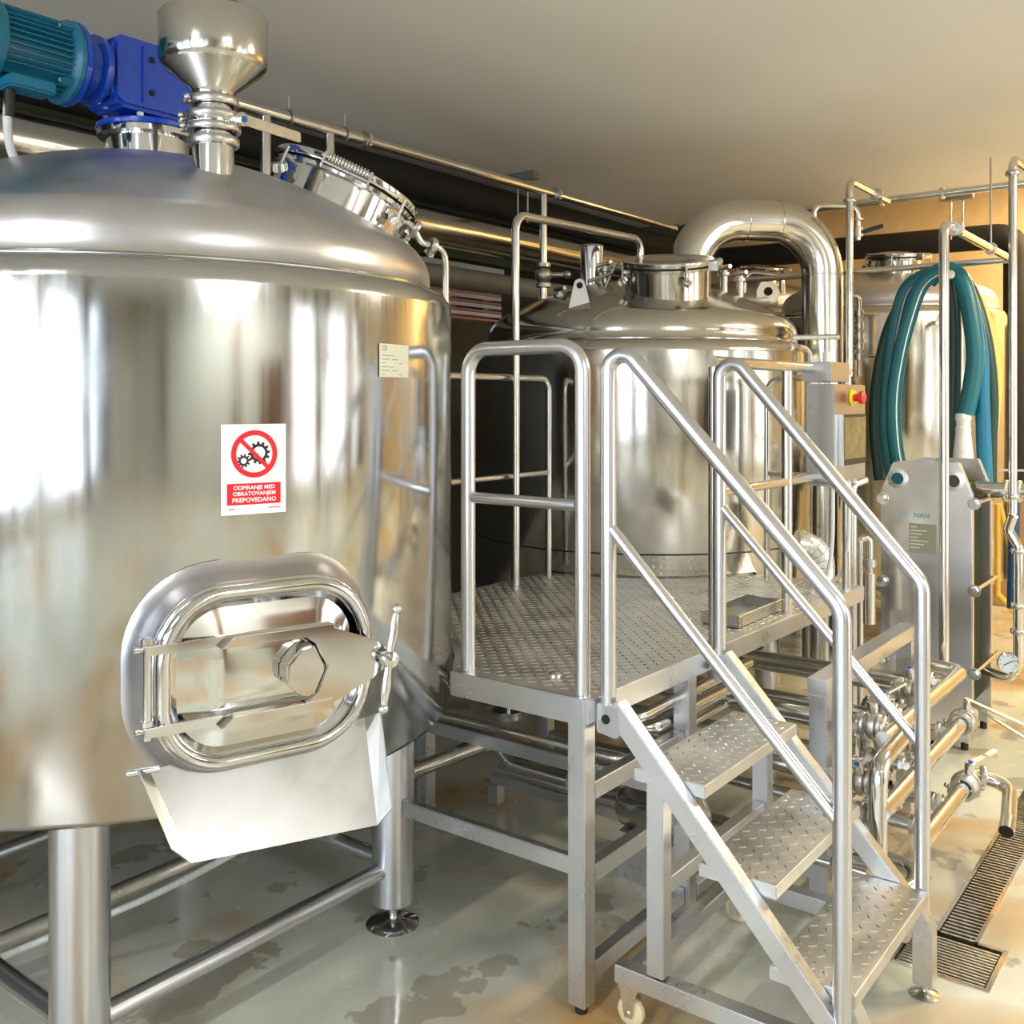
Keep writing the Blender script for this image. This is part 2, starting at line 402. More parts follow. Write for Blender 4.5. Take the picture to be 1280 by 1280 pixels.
# ------------------------------------------------------------------ floor drain
dr = thing('floor_drain', 'long stainless slotted drain channel with square sump grate in the floor', 'drain', ((cx0+cx1)/2, by0, -.02))
f_ = MB()
for (x0, x1, y0, y1) in [(bx0, bx1, by0, by0+.015), (bx0, bx0+.015, by0+.015, by1-.015), (bx1-.015, bx1, by0+.015, by1-.015), (bx0, cx0, by1-.015, by1), (cx1, bx1, by1-.015, by1),
                         (cx0, cx0+.012, by1, cy1), (cx1-.012, cx1, by1, cy1)]:
    f_.box((x0, y0, -.05), (x1, y1, .003))
f_.build('frame', 'pipe_steel', dr, smooth=False)
MB().box((bx0+.001, by0+.001, -.069), (bx1-.001, by1-.001, -.06)).build('sump', 'recess_shade', dr, smooth=False)  # dark plate paints deep shade into the drain pit
MB().box((cx0+.001, by1, -.069), (cx1-.001, cy1-.001, -.06)).build('channel_bed', 'recess_shade', dr, smooth=False)  # same painted shade along the channel bottom
n = 13
for i in range(n):
    x0 = bx0+.02; y = by0+.02+i*(by1-by0-.04)/n
    MB().box((x0, y, -.02), (bx1-.02, y+.010, -.002)).build('grate_bar', 'lug_steel', dr, smooth=False)
g = MB()
y = by1+.006
i = 0
shared = None
while y < 6.6:
    g.box((cx0+.014, y, -.02), (cx1-.014, y+.010, -.003)); y += .024
g.box((cx0+.014, 6.6, -.02), (cx1-.014, cy1-.01, -.003))
o = g.build('channel_grate', 'lug_steel', dr, smooth=False); o['kind'] = 'stuff'
tr_ = dict()

# ------------------------------------------------------------------ tanks
def tank_shell(c, R, z0, z1, dome_h, Rd, jacket=.06, n=96, mat='tank_steel', name='body', par=None, dmat='dome_steel'):
    sh = [(0, z0+.03), (R*.5, z0+.02), (R-.06, z0), (R-.012, z0+.004), (R, z0+.02), (R, z1-jacket)]
    for k in range(1, 7):
        a = pi/2*k/6; sh.append((R-jacket+jacket*cos(a), z1-jacket+jacket*sin(a)))
    sh.append((Rd-.01, z1+.003))
    b = MB().lathe(sh, (c[0], c[1], 0), Z_, n).build(name, mat, par, ang=50)
    pr = [(Rd+.004, z1-.01), (Rd+.006, z1+.006), (Rd, z1+.012), (Rd, z1+.045)]
    kn = .14
    for k in range(1, 9):       # knuckle
        a = pi/2*.72*k/8; pr.append((Rd-kn+kn*cos(a), z1+.045+kn*sin(a)*.9))
    r1, h1 = pr[-1]; H = z1+dome_h
    for k in range(1, 13):
        t = k/12; r = r1*(1-t); pr.append((r, h1+(H-h1)*(1-(1-t)**2)))
    d = MB().lathe(pr, (c[0], c[1], 0), Z_, n).build('dome', dmat, par, ang=50)
    return b, d, pr
def dome_z(pr, r):
    for (a, h), (b, g) in zip(pr, pr[1:]):
        if b <= r <= a: return h+(g-h)*((a-r)/max(a-b, 1e-6))
    return pr[-1][1]
def clamp_ring(par, c, axis, r, w=.02, name='clamp', mat='cast_steel', nut=True, ang=0):
    ax = Vector(axis).normalized()
    mb = MB().lathe([(r, -w/2), (r+.010, -w/2), (r+.013, -w/4), (r+.013, w/4), (r+.010, w/2), (r, w/2)], c, ax, 24, close=True)
    if nut:
        e = ax.cross(Z_ if abs(ax.z) < .9 else X_).normalized(); g = ax.cross(e)
        d = e*cos(ang)+g*sin(ang); q = ax.cross(d)
        p = Vector(c)+d*(r+.016)
        mb.obox(p, ax, d, q, w*.45, .008, .012); mb.cyl(p-q*.024, p+q*.03, .0045, 8); mb.ball(p+q*.03, .009, 8)
    return mb.build(name, mat, par)

TC = (-2.82, 1.81); TR = .955; TZ0, TZ1 = .742, 2.035
mt = thing('mash_tank', 'large polished round steel tank at left with oval manway door and domed top', 'tank', (TC[0], TC[1], 0))
body, dome, TPR = tank_shell(TC, TR, TZ0, TZ1, .42, .885, par=mt)
MB().torus((TC[0], TC[1], TZ1+.008), Z_, .889, .005, 96, 6).build('weld_seam', 'pipe_steel', mt)
MB().lathe([(.6, TZ0+.035), (.62, TZ0-.05), (.3, TZ0-.12), (0, TZ0-.13)], (TC[0], TC[1], 0), Z_, 48).build('base_cone', 'frame_steel', mt)
for sx, sy in ((1, -1), (1, 1), (-1, -1), (-1, 1)):
    lx, ly = TC[0]+sx*.55, TC[1]+sy*.535
    l = MB().lathe([(0, .075), (.064, .075), (.069, .08), (.069, TZ0+.03)], (lx, ly, 0), Z_, 32).build('leg', 'rail_steel', mt)
    MB().cyl((lx, ly, .012), (lx, ly, .085), .014, 12).build('foot_spindle', 'mirror_steel', l)
    MB().lathe([(0, 0), (.084, 0), (.088, .004), (.08, .010), (.03, .022), (0, .024)], (lx, ly, 0), Z_, 32).build('foot_disc', 'mirror_steel', l)
corner = [(TC[0]+.55*a, TC[1]+.535*b_) for a, b_ in ((1, -1), (1, 1), (-1, 1), (-1, -1))]
for i in range(4):
    a = Vector((*corner[i], .20)); b = Vector((*corner[(i+1) % 4], .19)); t = (b-a).normalized()
    MB().tube([a+t*.062, b-t*.062], .027, n=18).build('brace', 'rail_steel', mt)
# neck of the agitator
MB().lathe([(0, 2.42), (.125, 2.40), (.125, 2.515), (.15, 2.518), (.15, 2.535), (0, 2.535)], (TC[0], TC[1], 0), Z_, 48).build('agitator_neck', 'mirror_steel', mt)

# --- mapping on the tank wall
A0 = math.atan2(-.291, .912)      # direction of the manway
def on_tank(s, z, off=0, a0=None, R=TR, C=TC):
    a = (A0 if a0 is None else a0)+s/R
    return Vector((C[0]+(R+off)*cos(a), C[1]+(R+off)*sin(a), z))
DC = on_tank(0, 1.074, .0); DN = Vector((cos(A0), sin(A0), 0)); DS = Vector((-sin(A0), cos(A0), 0))
def dl(s, z, n): return DC+DS*s+Z_*z+DN*n
def rrect(w, h, r, k=10):
    out = []
    for cx, cy, a0 in ((w/2-r, h/2-r, 0), (-w/2+r, h/2-r, pi/2), (-w/2+r, -h/2+r, pi), (w/2-r, -h/2+r, 3*pi/2)):
        for i in range(k+1):
            a = a0+pi/2*i/k; out.append((cx+r*cos(a), cy+r*sin(a)))
    return out
def bridge(mb, loops, fn, capend=True):
    n = len(loops[0][0]); vs = []
    for lp, h in loops: vs += [fn(x, y, h) for x, y in lp]
    fs = [(i*n+k, i*n+(k+1) % n, (i+1)*n+(k+1) % n, (i+1)*n+k) for i in range(len(loops)-1) for k in range(n)]
    if capend: fs.append(tuple((len(loops)-1)*n+k for k in range(n)))
    mb.add(vs, fs)
DW, DH, DRR = .52, .415, .16
mb = MB()      # pressed surround that swells out of the wall
def rr(e): return rrect(DW+e, DH+e, max(DRR+e/2, .02))
vs_l = []
for e, h, wallmix in ((.095, 0, 1), (.065, .006, .88), (.042, .020, .5), (.02, .036, .15), (.006, .047, 0), (.0, .05, 0), (-.03, .05, 0), (-.034, .02, 0)):
    lp = []
    for x, y in rr(e):
        wallp = on_tank(x, 1.074+y, .0015); flat = dl(x, y, .012)
        q = wallp.lerp(flat, 1-wallmix) if wallmix else flat
        lp.append(q+DN*(h if wallmix < 1 else 0))
    vs_l.append(lp)
n = len(vs_l[0]); fs = [(i*n+k, i*n+(k+1) % n, (i+1)*n+(k+1) % n, (i+1)*n+k) for i in range(len(vs_l)-1) for k in range(n)]
mb.add([q for l in vs_l for q in l], fs)
mb.build('door_collar', 'dome_steel', mt)
door = MB()
bridge(door, [(rr(-.05), .045), (rr(-.05), .062), (rr(-.07), .066), (rr(-.10), .055), (rr(-.15), .060), (rr(-.22), .068), (rr(-.30), .073)], dl)
dp = door.build('manway_door', 'mirror_steel', mt)
MB().tube([dl(x, y, .066) for x, y in rr(-.035)], .017, closed=True, n=12).build('rolled_rim', 'mirror_steel', dp)
MB().tube([dl(x, y, .052) for x, y in rr(-.012)], .012, closed=True, n=10).build('gasket_rim', 'pipe_steel', dp)
# crossbar yoke: two straps, tapered plate, hinge rods, T handle
yk = MB()
for sgn in (-1, 1):
    yk.beam(dl(-.285, sgn*.088, .083), dl(.06, sgn*.088, .092), .022, .010, DN)
    yk.prism([(-.13, sgn*.088-.012), (.14, sgn*.088-.012), (.14, sgn*.088+.012), (-.10, sgn*.088+.012)], .085, .115, lambda x, y, z: dl(x, y, z))
yk.build('hinge_strap', 'mirror_steel', dp, bevel=.002)
yp = MB()
yp.prism([(.04, .10), (.12, .098), (.25, .045), (.285, .022), (.285, -.022), (.25, -.045), (.12, -.098), (.04, -.10), (.10, -.055), (.125, 0), (.10, .055)][::-1], .094, .110, lambda x, y, z: dl(x, y, z))
yp.build('clamp_plate', 'mirror_steel', dp, bevel=.003)
nb = MB(); nb.prism([(.055, .055), (.085, .062), (.115, .0), (.085, -.062), (.055, -.055), (.02, -.02), (.02, .02)][::-1], .070, .125, lambda x, y, z: dl(x, y, z))
nb.build('pressure_pad', 'mirror_steel', dp, bevel=.006)
hr = MB()
for s_ in (-.278, -.245): hr.tube([dl(s_, -.105, .075 if s_ < -.26 else .06), dl(s_, .105, .075 if s_ < -.26 else .06)], .009, n=12)
for z in (-.088, .088):
    hr.tube([dl(-.30, z, .06), dl(-.23, z, .06), dl(-.21, z, .03)], .010, fillet=.01, n=10)
    hr.cyl(dl(-.278, z+.012, .075), dl(-.278, z+.026, .075), .014, 12)
hr.build('hinge_rod', 'mirror_steel', dp)
th = MB()
hub = dl(.275, 0, .135)
th.cyl(dl(.275, 0, .05), hub, .014, 16); th.lathe([(0, -.012), (.019, -.012), (.022, 0), (.019, .014), (0, .018)], hub, DN, 20)
for sg in (1, -1):
    e = hub+(Z_*.118*sg+DS*.018*(sg+.15))
    th.tube([hub, hub.lerp(e, .25), hub.lerp(e, .6), e], .009, n=12, rr=[.011, .009, .0125, .007])
    th.ball(e, .013, 12)
th.build('t_handle', 'mirror_steel', dp)
# nameplate
np_ = MB(); NA = on_tank(0, 0, 0)
def npl(x, y, o): return on_tank(.424+x, 1.805+y, o)
def grid(mb, w, h, fn, n=8):
    for i in range(n):
        a, b = -w/2+w*i/n, -w/2+w*(i+1)/n
        mb.add([fn(a, -h/2), fn(b, -h/2), fn(b, h/2), fn(a, h/2)], [(0, 1, 2, 3)])
grid(np_, .13, .088, lambda x, y: npl(x, y, .003))
pl = np_.build('rating_plate', 'label_cream', mt, ang=80)
t_ = MB()
put_text(t_, 'CE', .018, lambda x, y: npl(x-.045, y+.032, .0036))
for i in range(6):
    t_.add([npl(x, y, .0036) for x, y in ((-.055, .012-i*.01), (-.055+.05+.02*(i % 3), .012-i*.01), (-.055+.05+.02*(i % 3), .014-i*.01), (-.055, .014-i*.01))], [(0, 1, 2, 3)])
t_.build('print', 'ink_grey', pl)
# vent / spray pipe along the dome edge with clamps
sp = thing('cleaning_pipe', 'bent cleaning pipe running over the right shoulder of the large tank', 'pipe', at_d(545, 310, 3.35))
pts = [at_d(480, 262, 3.30), at_d(500, 272, 3.30), at_d(516, 284, 3.32), at_d(527, 303, 3.35), at_d(545, 308, 3.38), at_d(556, 322, 3.42), at_d(557, 365, 3.44), at_d(557, 420, 3.44)]
MB().tube(smooth_path(pts, 5), .0115, n=12).build('tube', 'pipe_steel', sp)
clamp_ring(sp, at_d(519, 285, 3.33), pts[2]-pts[1], .014, .02, ang=1)
clamp_ring(sp, at_d(541, 307, 3.37), pts[4]-pts[3], .014, .02, ang=2)
# star knob clamps around the tilted hatch
HC = Vector((-2.46, 2.30)); 
def hatch(par, c3, nrm, r, neck, mat='mirror_steel', knobs=5, a_hinge=0, name_r=.018, hinge=True):
    nrm = Vector(nrm).normalized(); e = nrm.cross(Z_).normalized(); g = nrm.cross(e)
    c3 = Vector(c3)
    MB().lathe([(r-.006, -neck), (r, -neck), (r, -.004), (r+.014, 0), (r+.016, .012), (r-.006, .014)], c3, nrm, 56).build('hatch_neck', 'kettle_steel' if mat == 'pipe_steel' else 'mirror_steel', par)
    MB().torus(c3+nrm*.017, nrm, r+.004, .006, 56, 8).build('hatch_gasket', 'black_rubber', par)
    lid = MB().lathe([(r+.016, .022), (r+.018, .026), (r+.018, .044), (r+.014, .048), (r-.02, .049), (r-.03, .046), (r*.5, .058), (0, .062)], c3, nrm, 56).build('hatch_lid', mat, par)
    for k in range(knobs):
        a = a_hinge+pi*2*(k+.7)/(knobs+.4)
        d = e*cos(a)+g*sin(a); q = nrm.cross(d)
        p = c3+d*(r+.035)
        m_ = MB(); m_.obox(c3+d*(r+.014), d, q, nrm, .02, .012, .006); m_.cyl(p-nrm*.05, p+nrm*.03, .006, 10)
        kn = MB()
        pol = []
        for i in range(20):
            rad = .027 if (i // 2) % 2 == 0 else .019
            pol.append((rad*cos(2*pi*i/20), rad*sin(2*pi*i/20)))
        base = p-nrm*.045
        kn.prism(pol, -.012, .014, lambda x, y, z: base+q*x+(d*.6+nrm*.8).cross(q).normalized()*y*-1+(d*.6+nrm*.8).normalized()*z)
        m_.build('swing_bolt', 'cast_steel', lid); kn.build('star_knob', 'lug_steel', lid, bevel=.003)
    if hinge:
        a = a_hinge; d = e*cos(a)+g*sin(a); q = nrm.cross(d)
        p = c3+d*(r+.035)+nrm*.03
        h_ = MB(); h_.cyl(p-q*.085, p+q*.085, .006, 10)
        for s_ in (-.075, .075): h_.obox(p+q*s_-nrm*.01-d*.01, q, d, nrm, .004, .022, .022)
        h_.tube([p-q*.075-nrm*.02+d*.01, p+q*.075-nrm*.02+d*.01], .005, n=8)
        for i in range(13): h_.torus(p+q*(-.06+.01*i), q, .014, .0035, 14, 6)
        h_.build('hinge_spring', 'pipe_steel', lid)
    return lid
hn = Vector((.36, .46, 1.35)).normalized()
hz = dome_z(TPR, math.hypot(HC.x-TC[0], HC.y-TC[1]))
hatch(mt, (HC.x, HC.y, hz+.075), hn, .235, .19, knobs=5, a_hinge=radians(-4))

# --- warning sticker
sk = thing('warning_sticker', 'white and red no-opening warning sticker with gears on the big tank', 'sticker', on_tank(-.02, 1.537))
def sg(x, y, o): return on_tank(-.012+x, 1.537+y, o)
m_ = MB(); grid(m_, .158, .212, lambda x, y: sg(x, y, .002)); m_.build('backing', 'sign_white', sk, ang=80)
def annulus(mb, cx, cy, r0, r1, o, n=48, teeth=0, tl=0):
    vs = []; fs = []
    for k in range(n):
        a = 2*pi*k/n; rr1 = r1+(tl if teeth and (k*teeth*2//n) % 2 == 0 else 0)
        vs.append(sg(cx+r0*cos(a), cy+r0*sin(a), o)); vs.append(sg(cx+rr1*cos(a), cy+rr1*sin(a), o))
    for k in range(n): j = (k+1) % n; fs.append((2*k, 2*k+1, 2*j+1, 2*j))
    mb.add(vs, fs)
m_ = MB(); annulus(m_, .011, .038, .015, .021, .0027, 72, 12, .006); annulus(m_, -.026, .020, .007, .0115, .0027, 60, 10, .005); m_.build('gear_symbol', 'sign_black', sk, ang=80)
m_ = MB(); annulus(m_, 0, .036, .044, .056, .0034, 64)
for i in range(8):
    u = Vector((cos(radians(135)), sin(radians(135)))); q = Vector((-u.y, u.x)); a = -.046+.092*i/8; b = a+.092/8
    m_.add([sg((u*t+q*w_).x, .036+(u*t+q*w_).y, .0036) for t, w_ in ((a, -.0048), (b, -.0048), (b, .0048), (a, .0048))], [(0, 1, 2, 3)])
m_.build('ban_ring', 'sign_red', sk, ang=80)
m_ = MB(); grid(m_, .130, .050, lambda x, y: sg(x, y-.058, .0027)); m_.build('red_panel', 'sign_red', sk, ang=80)
m_ = MB()
put_text(m_, 'ODPIRANJE MED', .0130, lambda x, y: sg(x, y-.0435, .0034), sx=1.05)
put_text(m_, 'OBRATOVANJEM', .0130, lambda x, y: sg(x, y-.0575, .0034), sx=1.05)
put_text(m_, 'PREPOVEDANO', .0145, lambda x, y: sg(x, y-.0725, .0034), sx=1.05)
m_.build('lettering', 'sign_white', sk, smooth=False)
m_ = MB()
for x0, x1 in ((-.062, -.047), (.035, .065)): m_.add([sg(x0, -.0935, .003), sg(x1, -.0935, .003), sg(x1, -.0915, .003), sg(x0, -.0915, .003)], [(0, 1, 2, 3)])
m_.build('small_print', 'sign_red', sk)

# --- discharge chute under the door
P = {}
P['tl'] = dl(-.262, -.185, .035); P['tr'] = dl(.262, -.165, .035)
P['bl'] = at_d(240, 1079, 2.13)
_n = (P['tl']-P['bl']).cross(P['tr']-P['bl']); _r = at_d(473, 1031, 1)-Vector((0, 0, 1.7)); _o = Vector((0, 0, 1.7))
P['br'] = _o+_r*((P['bl']-_o).dot(_n)/_r.dot(_n))
ch = thing('discharge_chute', 'sloping sheet steel chute hooked below the oval tank door', 'chute', dl(0, -.25, .02))
u = (P['br']-P['bl']).normalized()
wn = (P['tl']-P['bl']).cross(P['tr']-P['bl']).normalized()
if wn.dot(DN) < 0: wn = -wn
def slab(mb, q, nrm, t):
    a = [Vector(x) for x in q]; b = [x-nrm*t for x in a]; n = len(a)
    mb.add(a+b, [tuple(range(n)), tuple(range(2*n-1, n-1, -1))]+[(i, (i+1) % n, n+(i+1) % n, n+i) for i in range(n)])
m_ = MB(); slab(m_, [P['tl'], P['tr'], P['br'], P['bl']], wn, .003); m_.build('tray', 'sheet_steel', ch, smooth=False)
m_ = MB(); slab(m_, [P['tl'], P['bl'], P['bl']+wn*.012-u*.028+(P['tl']-P['bl'])*.16, P['tl']+wn*.012-u*.024], u, .003); m_.build('side_lip', 'sheet_steel', ch, smooth=False)
m_ = MB(); slab(m_, [P['tr'], P['br'], P['br']+wn*.03+u*.028+(P['tr']-P['br'])*.10, P['tr']+wn*.03+u*.03], u, .003); m_.build('side_lip', 'sheet_steel', ch, smooth=False)
MB().cyl(P['tl']-u*.05, P['tl']+u*.02, .008, 10).build('hook_pin', 'mirror_steel', ch)

# --- hopper with butterfly valve
HP = at_d(267, 217, 2.70); hx, hy = HP.x, HP.y
hz0 = dome_z(TPR, math.hypot(hx-TC[0], hy-TC[1]))
hp = thing('feed_hopper', 'round steel feed hopper with conical bottom on the large tank', 'hopper', (hx, hy, hz0-.02))
def zpx(py, d=2.70): return 1.7-(py-500)*d/FPX
HPR = .054
MB().lathe([(HPR-.003, hz0-.03), (HPR, hz0-.03), (HPR, zpx(180)), (HPR+.006, zpx(179)), (HPR+.006, zpx(176)), (0, zpx(176))], (hx, hy, 0), Z_, 32).build('spigot', 'mirror_steel', hp)
clamp_ring(hp, (hx, hy, zpx(178)), Z_, HPR+.002, .022, ang=.6)
MB().lathe([(0, zpx(175)), (HPR-.004, zpx(175)), (HPR-.004, zpx(164)), (HPR+.010, zpx(163)), (HPR+.013, zpx(159)), (HPR+.013, zpx(146)), (HPR+.010, zpx(142)), (HPR-.006, zpx(141)), (HPR-.006, zpx(130)), (0, zpx(130))], (hx, hy, 0), Z_, 36).build('valve_body', 'mirror_steel', hp)
clamp_ring(hp, (hx, hy, zpx(162)), Z_, HPR+.006, .018, ang=2.4)
clamp_ring(hp, (hx, hy, zpx(147)), Z_, HPR+.008, .018, ang=2.2)
clamp_ring(hp, (hx, hy, zpx(128)), Z_, HPR, .022, ang=2.6)
bw = MB()
HR = .143
bw.lathe([(HPR-.008, zpx(124)), (HPR, zpx(122)), (HPR+.004, zpx(115)), (HR-.012, zpx(88)), (HR-.004, zpx(83)), (HR, zpx(78)), (HR, zpx(25)), (HR-.004, zpx(22)), (HR-.05, zpx(14)), (.066, zpx(11)), (.064, zpx(4)), (.06, zpx(4))], (hx, hy, 0), Z_, 64)
bw.build('bowl', 'kettle_steel', hp)
MB().lathe([(.060, zpx(10)), (.074, zpx(5)), (.074, zpx(-1)), (.06, zpx(-3)), (0, zpx(-4))], (hx, hy, 0), Z_, 40).build('cap', 'pipe_steel', hp)
hd = ((at_d(300, 148, 2.68)-Vector((hx, hy, 0)))*Vector((1, 1, 0))).normalized()
q0 = Vector((hx, hy, zpx(152)))+hd*(HPR+.004)
lv = MB().cyl(q0, q0+hd*.035, .019, 16).build('valve_hub', 'lug_steel', hp)
lev0 = q0+hd*.03
lev1 = at_d(375, 172, 2.95)
MB().beam(lev0-(lev1-lev0).normalized()*.01, lev1, .009, .030).build('valve_lever', 'lug_steel', hp, bevel=.003)
MB().cyl(q0+hd*.034, q0+hd*.040, .008, 14).build('hub_cap', 'blue_plastic', hp)

# --- agitator drive: geared motor along -Y
gx, gy = TC; gzt = 2.537
dz = 2.682
gm = thing('geared_motor', 'bright blue gearbox with teal finned motor on top of the large tank', 'motor', (gx, gy, gzt))
MB().lathe([(0, gzt), (.150, gzt), (.153, gzt+.004), (.153, gzt+.016), (.146, gzt+.02), (.09, gzt+.028), (.075, gzt+.05), (0, gzt+.055)], (gx, gy, 0), Z_, 48).build('flange', 'blue_paint', gm)
for k in range(6):
    a = 2*pi*k/6+.3; MB().cyl((gx+.128*cos(a), gy+.128*sin(a), gzt+.015), (gx+.128*cos(a), gy+.128*sin(a), gzt+.034), .011, 6).build('flange_bolt', 'lug_steel', gm)
m_ = MB()
m_.prism([(-.18, 2.60), (-.15, 2.575), (.10, 2.575), (.13, 2.61), (.13, 2.76), (.10, 2.79), (-.15, 2.79), (-.18, 2.77)], -.085, .085, lambda y, z, x: (gx+.02+x, gy+y, z))
m_.prism([(-.03, 2.555), (.07, 2.555), (.09, 2.60), (-.05, 2.60)], -.06, .06, lambda y, z, x: (gx+.02+x, gy+y, z))
gb = m_.build('gearbox', 'blue_paint', gm, bevel=.012)
for z_ in (2.635, 2.735): MB().cyl((gx+.100, gy-.055, z_), (gx+.108, gy-.055, z_), .010, 12).build('bolt_hole', 'recess_shade', gb)
m_ = MB()
for z_ in (2.69,): m_.box((gx+.09, gy-.088, 2.60), (gx+.112, gy-.082, 2.77))
m_.build('casting_rib', 'blue_paint', gb, bevel=.002)
my = gy-.095
m_ = MB().lathe([(0, .09), (.10, .09), (.104, .10), (.104, .112), (.085, .12), (.08, .14), (.09, .155), (.118, .165), (.122, .17), (.122, .185), (0, .185)], (gx+.02, my, dz), -Y_, 48)
m_.build('adapter_flange', 'blue_paint', gm)
m_ = MB().lathe([(0, .185), (.120, .186), (.121, .20), (.108, .215), (.094, .22), (.094, .41), (0, .41)], (gx+.02, my, dz), -Y_, 48)
for k in range(40):
    a = 2*pi*k/40
    d_ = Vector((cos(a), 0, sin(a)))
    if abs(cos(a*2)) > .12:
        m_.obox(Vector((gx+.02, my-.31, dz))+d_*.101, d_, Y_, d_.cross(Y_), .010, .092, .0018)
mo = m_.build('motor_housing', 'teal_paint', gm, ang=30)
for k in range(4):
    a = pi/4+k*pi/2; d_ = Vector((cos(a), 0, sin(a)))
    MB().obox(Vector((gx+.02, my-.225, dz))+d_*.102, d_, Y_, d_.cross(Y_), .013, .02, .013).build('lug', 'teal_paint', mo, bevel=.003)
    MB().cyl(Vector((gx+.02, my-.206, dz))+d_*.105, Vector((gx+.02, my-.250, dz))+d_*.105, .008, 6).build('bolt', 'lug_steel', mo)
MB().lathe([(.094, .41), (.118, .405), (.122, .412), (.122, .50), (.112, .515), (0, .515)], (gx+.02, my, dz), -Y_, 48).build('fan_cover', 'teal_paint', gm)
MB().box((gx+.05, my-.40, dz-.135), (gx+.13, my-.27, dz-.10)).build('terminal_box', 'teal_paint', gm, bevel=.006)
cn = MB(); cpt = smooth_path([at_d(11, 122, 2.72), at_d(9, 150, 2.72), at_d(12, 180, 2.74), at_d(20, 204, 2.78), at_d(24, 212, 2.8)], 8)
cn.tube(cpt, .010, n=10)
for i in range(0, len(cpt)-1):
    for t in (0, .5): p = cpt[i].lerp(cpt[i+1], t); cn.torus(p, cpt[i+1]-cpt[i], .010, .0022, 12, 6)
cn.build('cable_conduit', 'white_plastic', gm)
MB().cyl(at_d(11, 146, 2.72), at_d(12, 112, 2.72), .014, 12).build('cable_gland', 'black_rubber', gm)

# ------------------------------------------------------------------ second vessel (kettle)
KC = (-2.78, 4.82); KR = .915
kt = thing('brew_kettle', 'domed steel kettle behind the platform with a round lidded hatch', 'tank', (*KC, 0))
_, _, KPR = tank_shell(KC, KR, .70, 1.99, .37, .84, mat='kettle_steel', par=kt, dmat='kettle_steel')
MB().torus((*KC, .985), Z_, KR-.001, .004, 96, 6).build('jacket_seam', 'black_rubber', kt)
for sx, sy in ((1, -1), (1, 1), (-1, -1), (-1, 1)):
    lx, ly = KC[0]+sx*.52, KC[1]+sy*.52
    l = MB().lathe([(0, .06), (.064, .06), (.069, .065), (.069, .74)], (lx, ly, 0), Z_, 24).build('leg', 'rail_steel', kt)
    MB().cyl((lx, ly, .01), (lx, ly, .07), .014, 12).build('foot_spindle', 'mirror_steel', l)
    MB().cyl((lx, ly, 0), (lx, ly, .02), .085, 24).build('foot_disc', 'mirror_steel', l)
kh = Vector((-2.41, 4.45)); kz = dome_z(KPR, math.hypot(kh.x-KC[0], kh.y-KC[1]))
hatch(kt, (kh.x, kh.y, kz+.10), (.12, -.22, 1), .215, .17, mat='pipe_steel', knobs=4, a_hinge=radians(168))
# lifting lug, short chimney, small fittings on the dome
lg = MB(); lp = at_d(725, 362, 4.9)
lg.prism([(-.055, -.10), (.055, -.10), (.03, .02), (.022, .045), (0, .055), (-.022, .045), (-.03, .02)], -.006, .006, lambda x, y, z: lp+Vector((x*.8, y*0+z, y))+Vector((0, x*.6, 0)))
lg_ = lg.build('lifting_lug', 'cast_steel', kt, bevel=.002)
MB().lathe([(0, 0), (.016, 0)], lp+Vector((.003, -.008, .02)), (.5, -.86, 0), 16).build('lug_hole', 'recess_shade', lg_)
cp = at_d(740, 360, 5.4)
MB().lathe([(.058, -.16), (.062, -.16), (.062, .22), (.066, .225), (.060, .23), (0, .23)], cp, Z_, 28).build('vent_stub', 'mirror_steel', kt)
for i, (px, py, d) in enumerate(((757, 340, 5.3), (905, 345, 5.3), (925, 352, 5.4), (700, 372, 5.2))):
    p = at_d(px, py, d); m_ = MB(); m_.cyl(p-Z_*.12, p+Z_*.03, .02, 14); m_.cyl(p+Z_*.0, p+Z_*.018, .034, 16)
    m_.cyl(p+Vector((-.05, .03, .045)), p+Vector((.05, -.03, .045)), .012, 10)
    m_.build('fitting', 'cast_steel', kt)
m_ = MB(); a = at_d(770, 330, 5.1); m_.cyl(a, at_d(752, 400-30, 5.1), .008, 8); m_.cyl(at_d(735, 352, 5.05), at_d(765, 342, 5.1), .009, 8); m_.build('clamp_rod', 'cast_steel', kt)
# exhaust elbow
ex = thing('exhaust_duct', 'thick polished steel exhaust pipe arching from the kettle dome down its side', 'duct', at_d(868, 325, 5.6))
e0 = at_d(862, 325, 5.5); e1 = at_d(1028, 330, 5.62)
ea = Vector((e0.x, e0.y, 2.24)); eb = Vector((e0.x-.02, e0.y-.0, 2.70)); ec = Vector((e1.x, e1.y, 2.70)); ed = Vector((e1.x, e1.y, .15))
MB().tube([ea, eb+(ea-eb)*.0, ec, ed], .113, fillet=.30, n=40, fn=12).build('pipe', 'pipe_steel', ex)
m_ = MB()
for p, ax in ((eb.lerp(ec, .42), ec-eb), (Vector((e1.x, e1.y, 2.40)), Z_), (eb.lerp(ec, .66), ec-eb)): m_.torus(p, ax, .1135, .0022, 40, 6)
m_.build('weld_seam', 'mirror_steel', ex)
m_ = MB().lathe([(.115, 2.20), (.15, 2.21), (.15, 2.235), (.115, 2.24)], (ea.x, ea.y, 0), Z_, 36); m_.build('collar', 'cast_steel', ex)

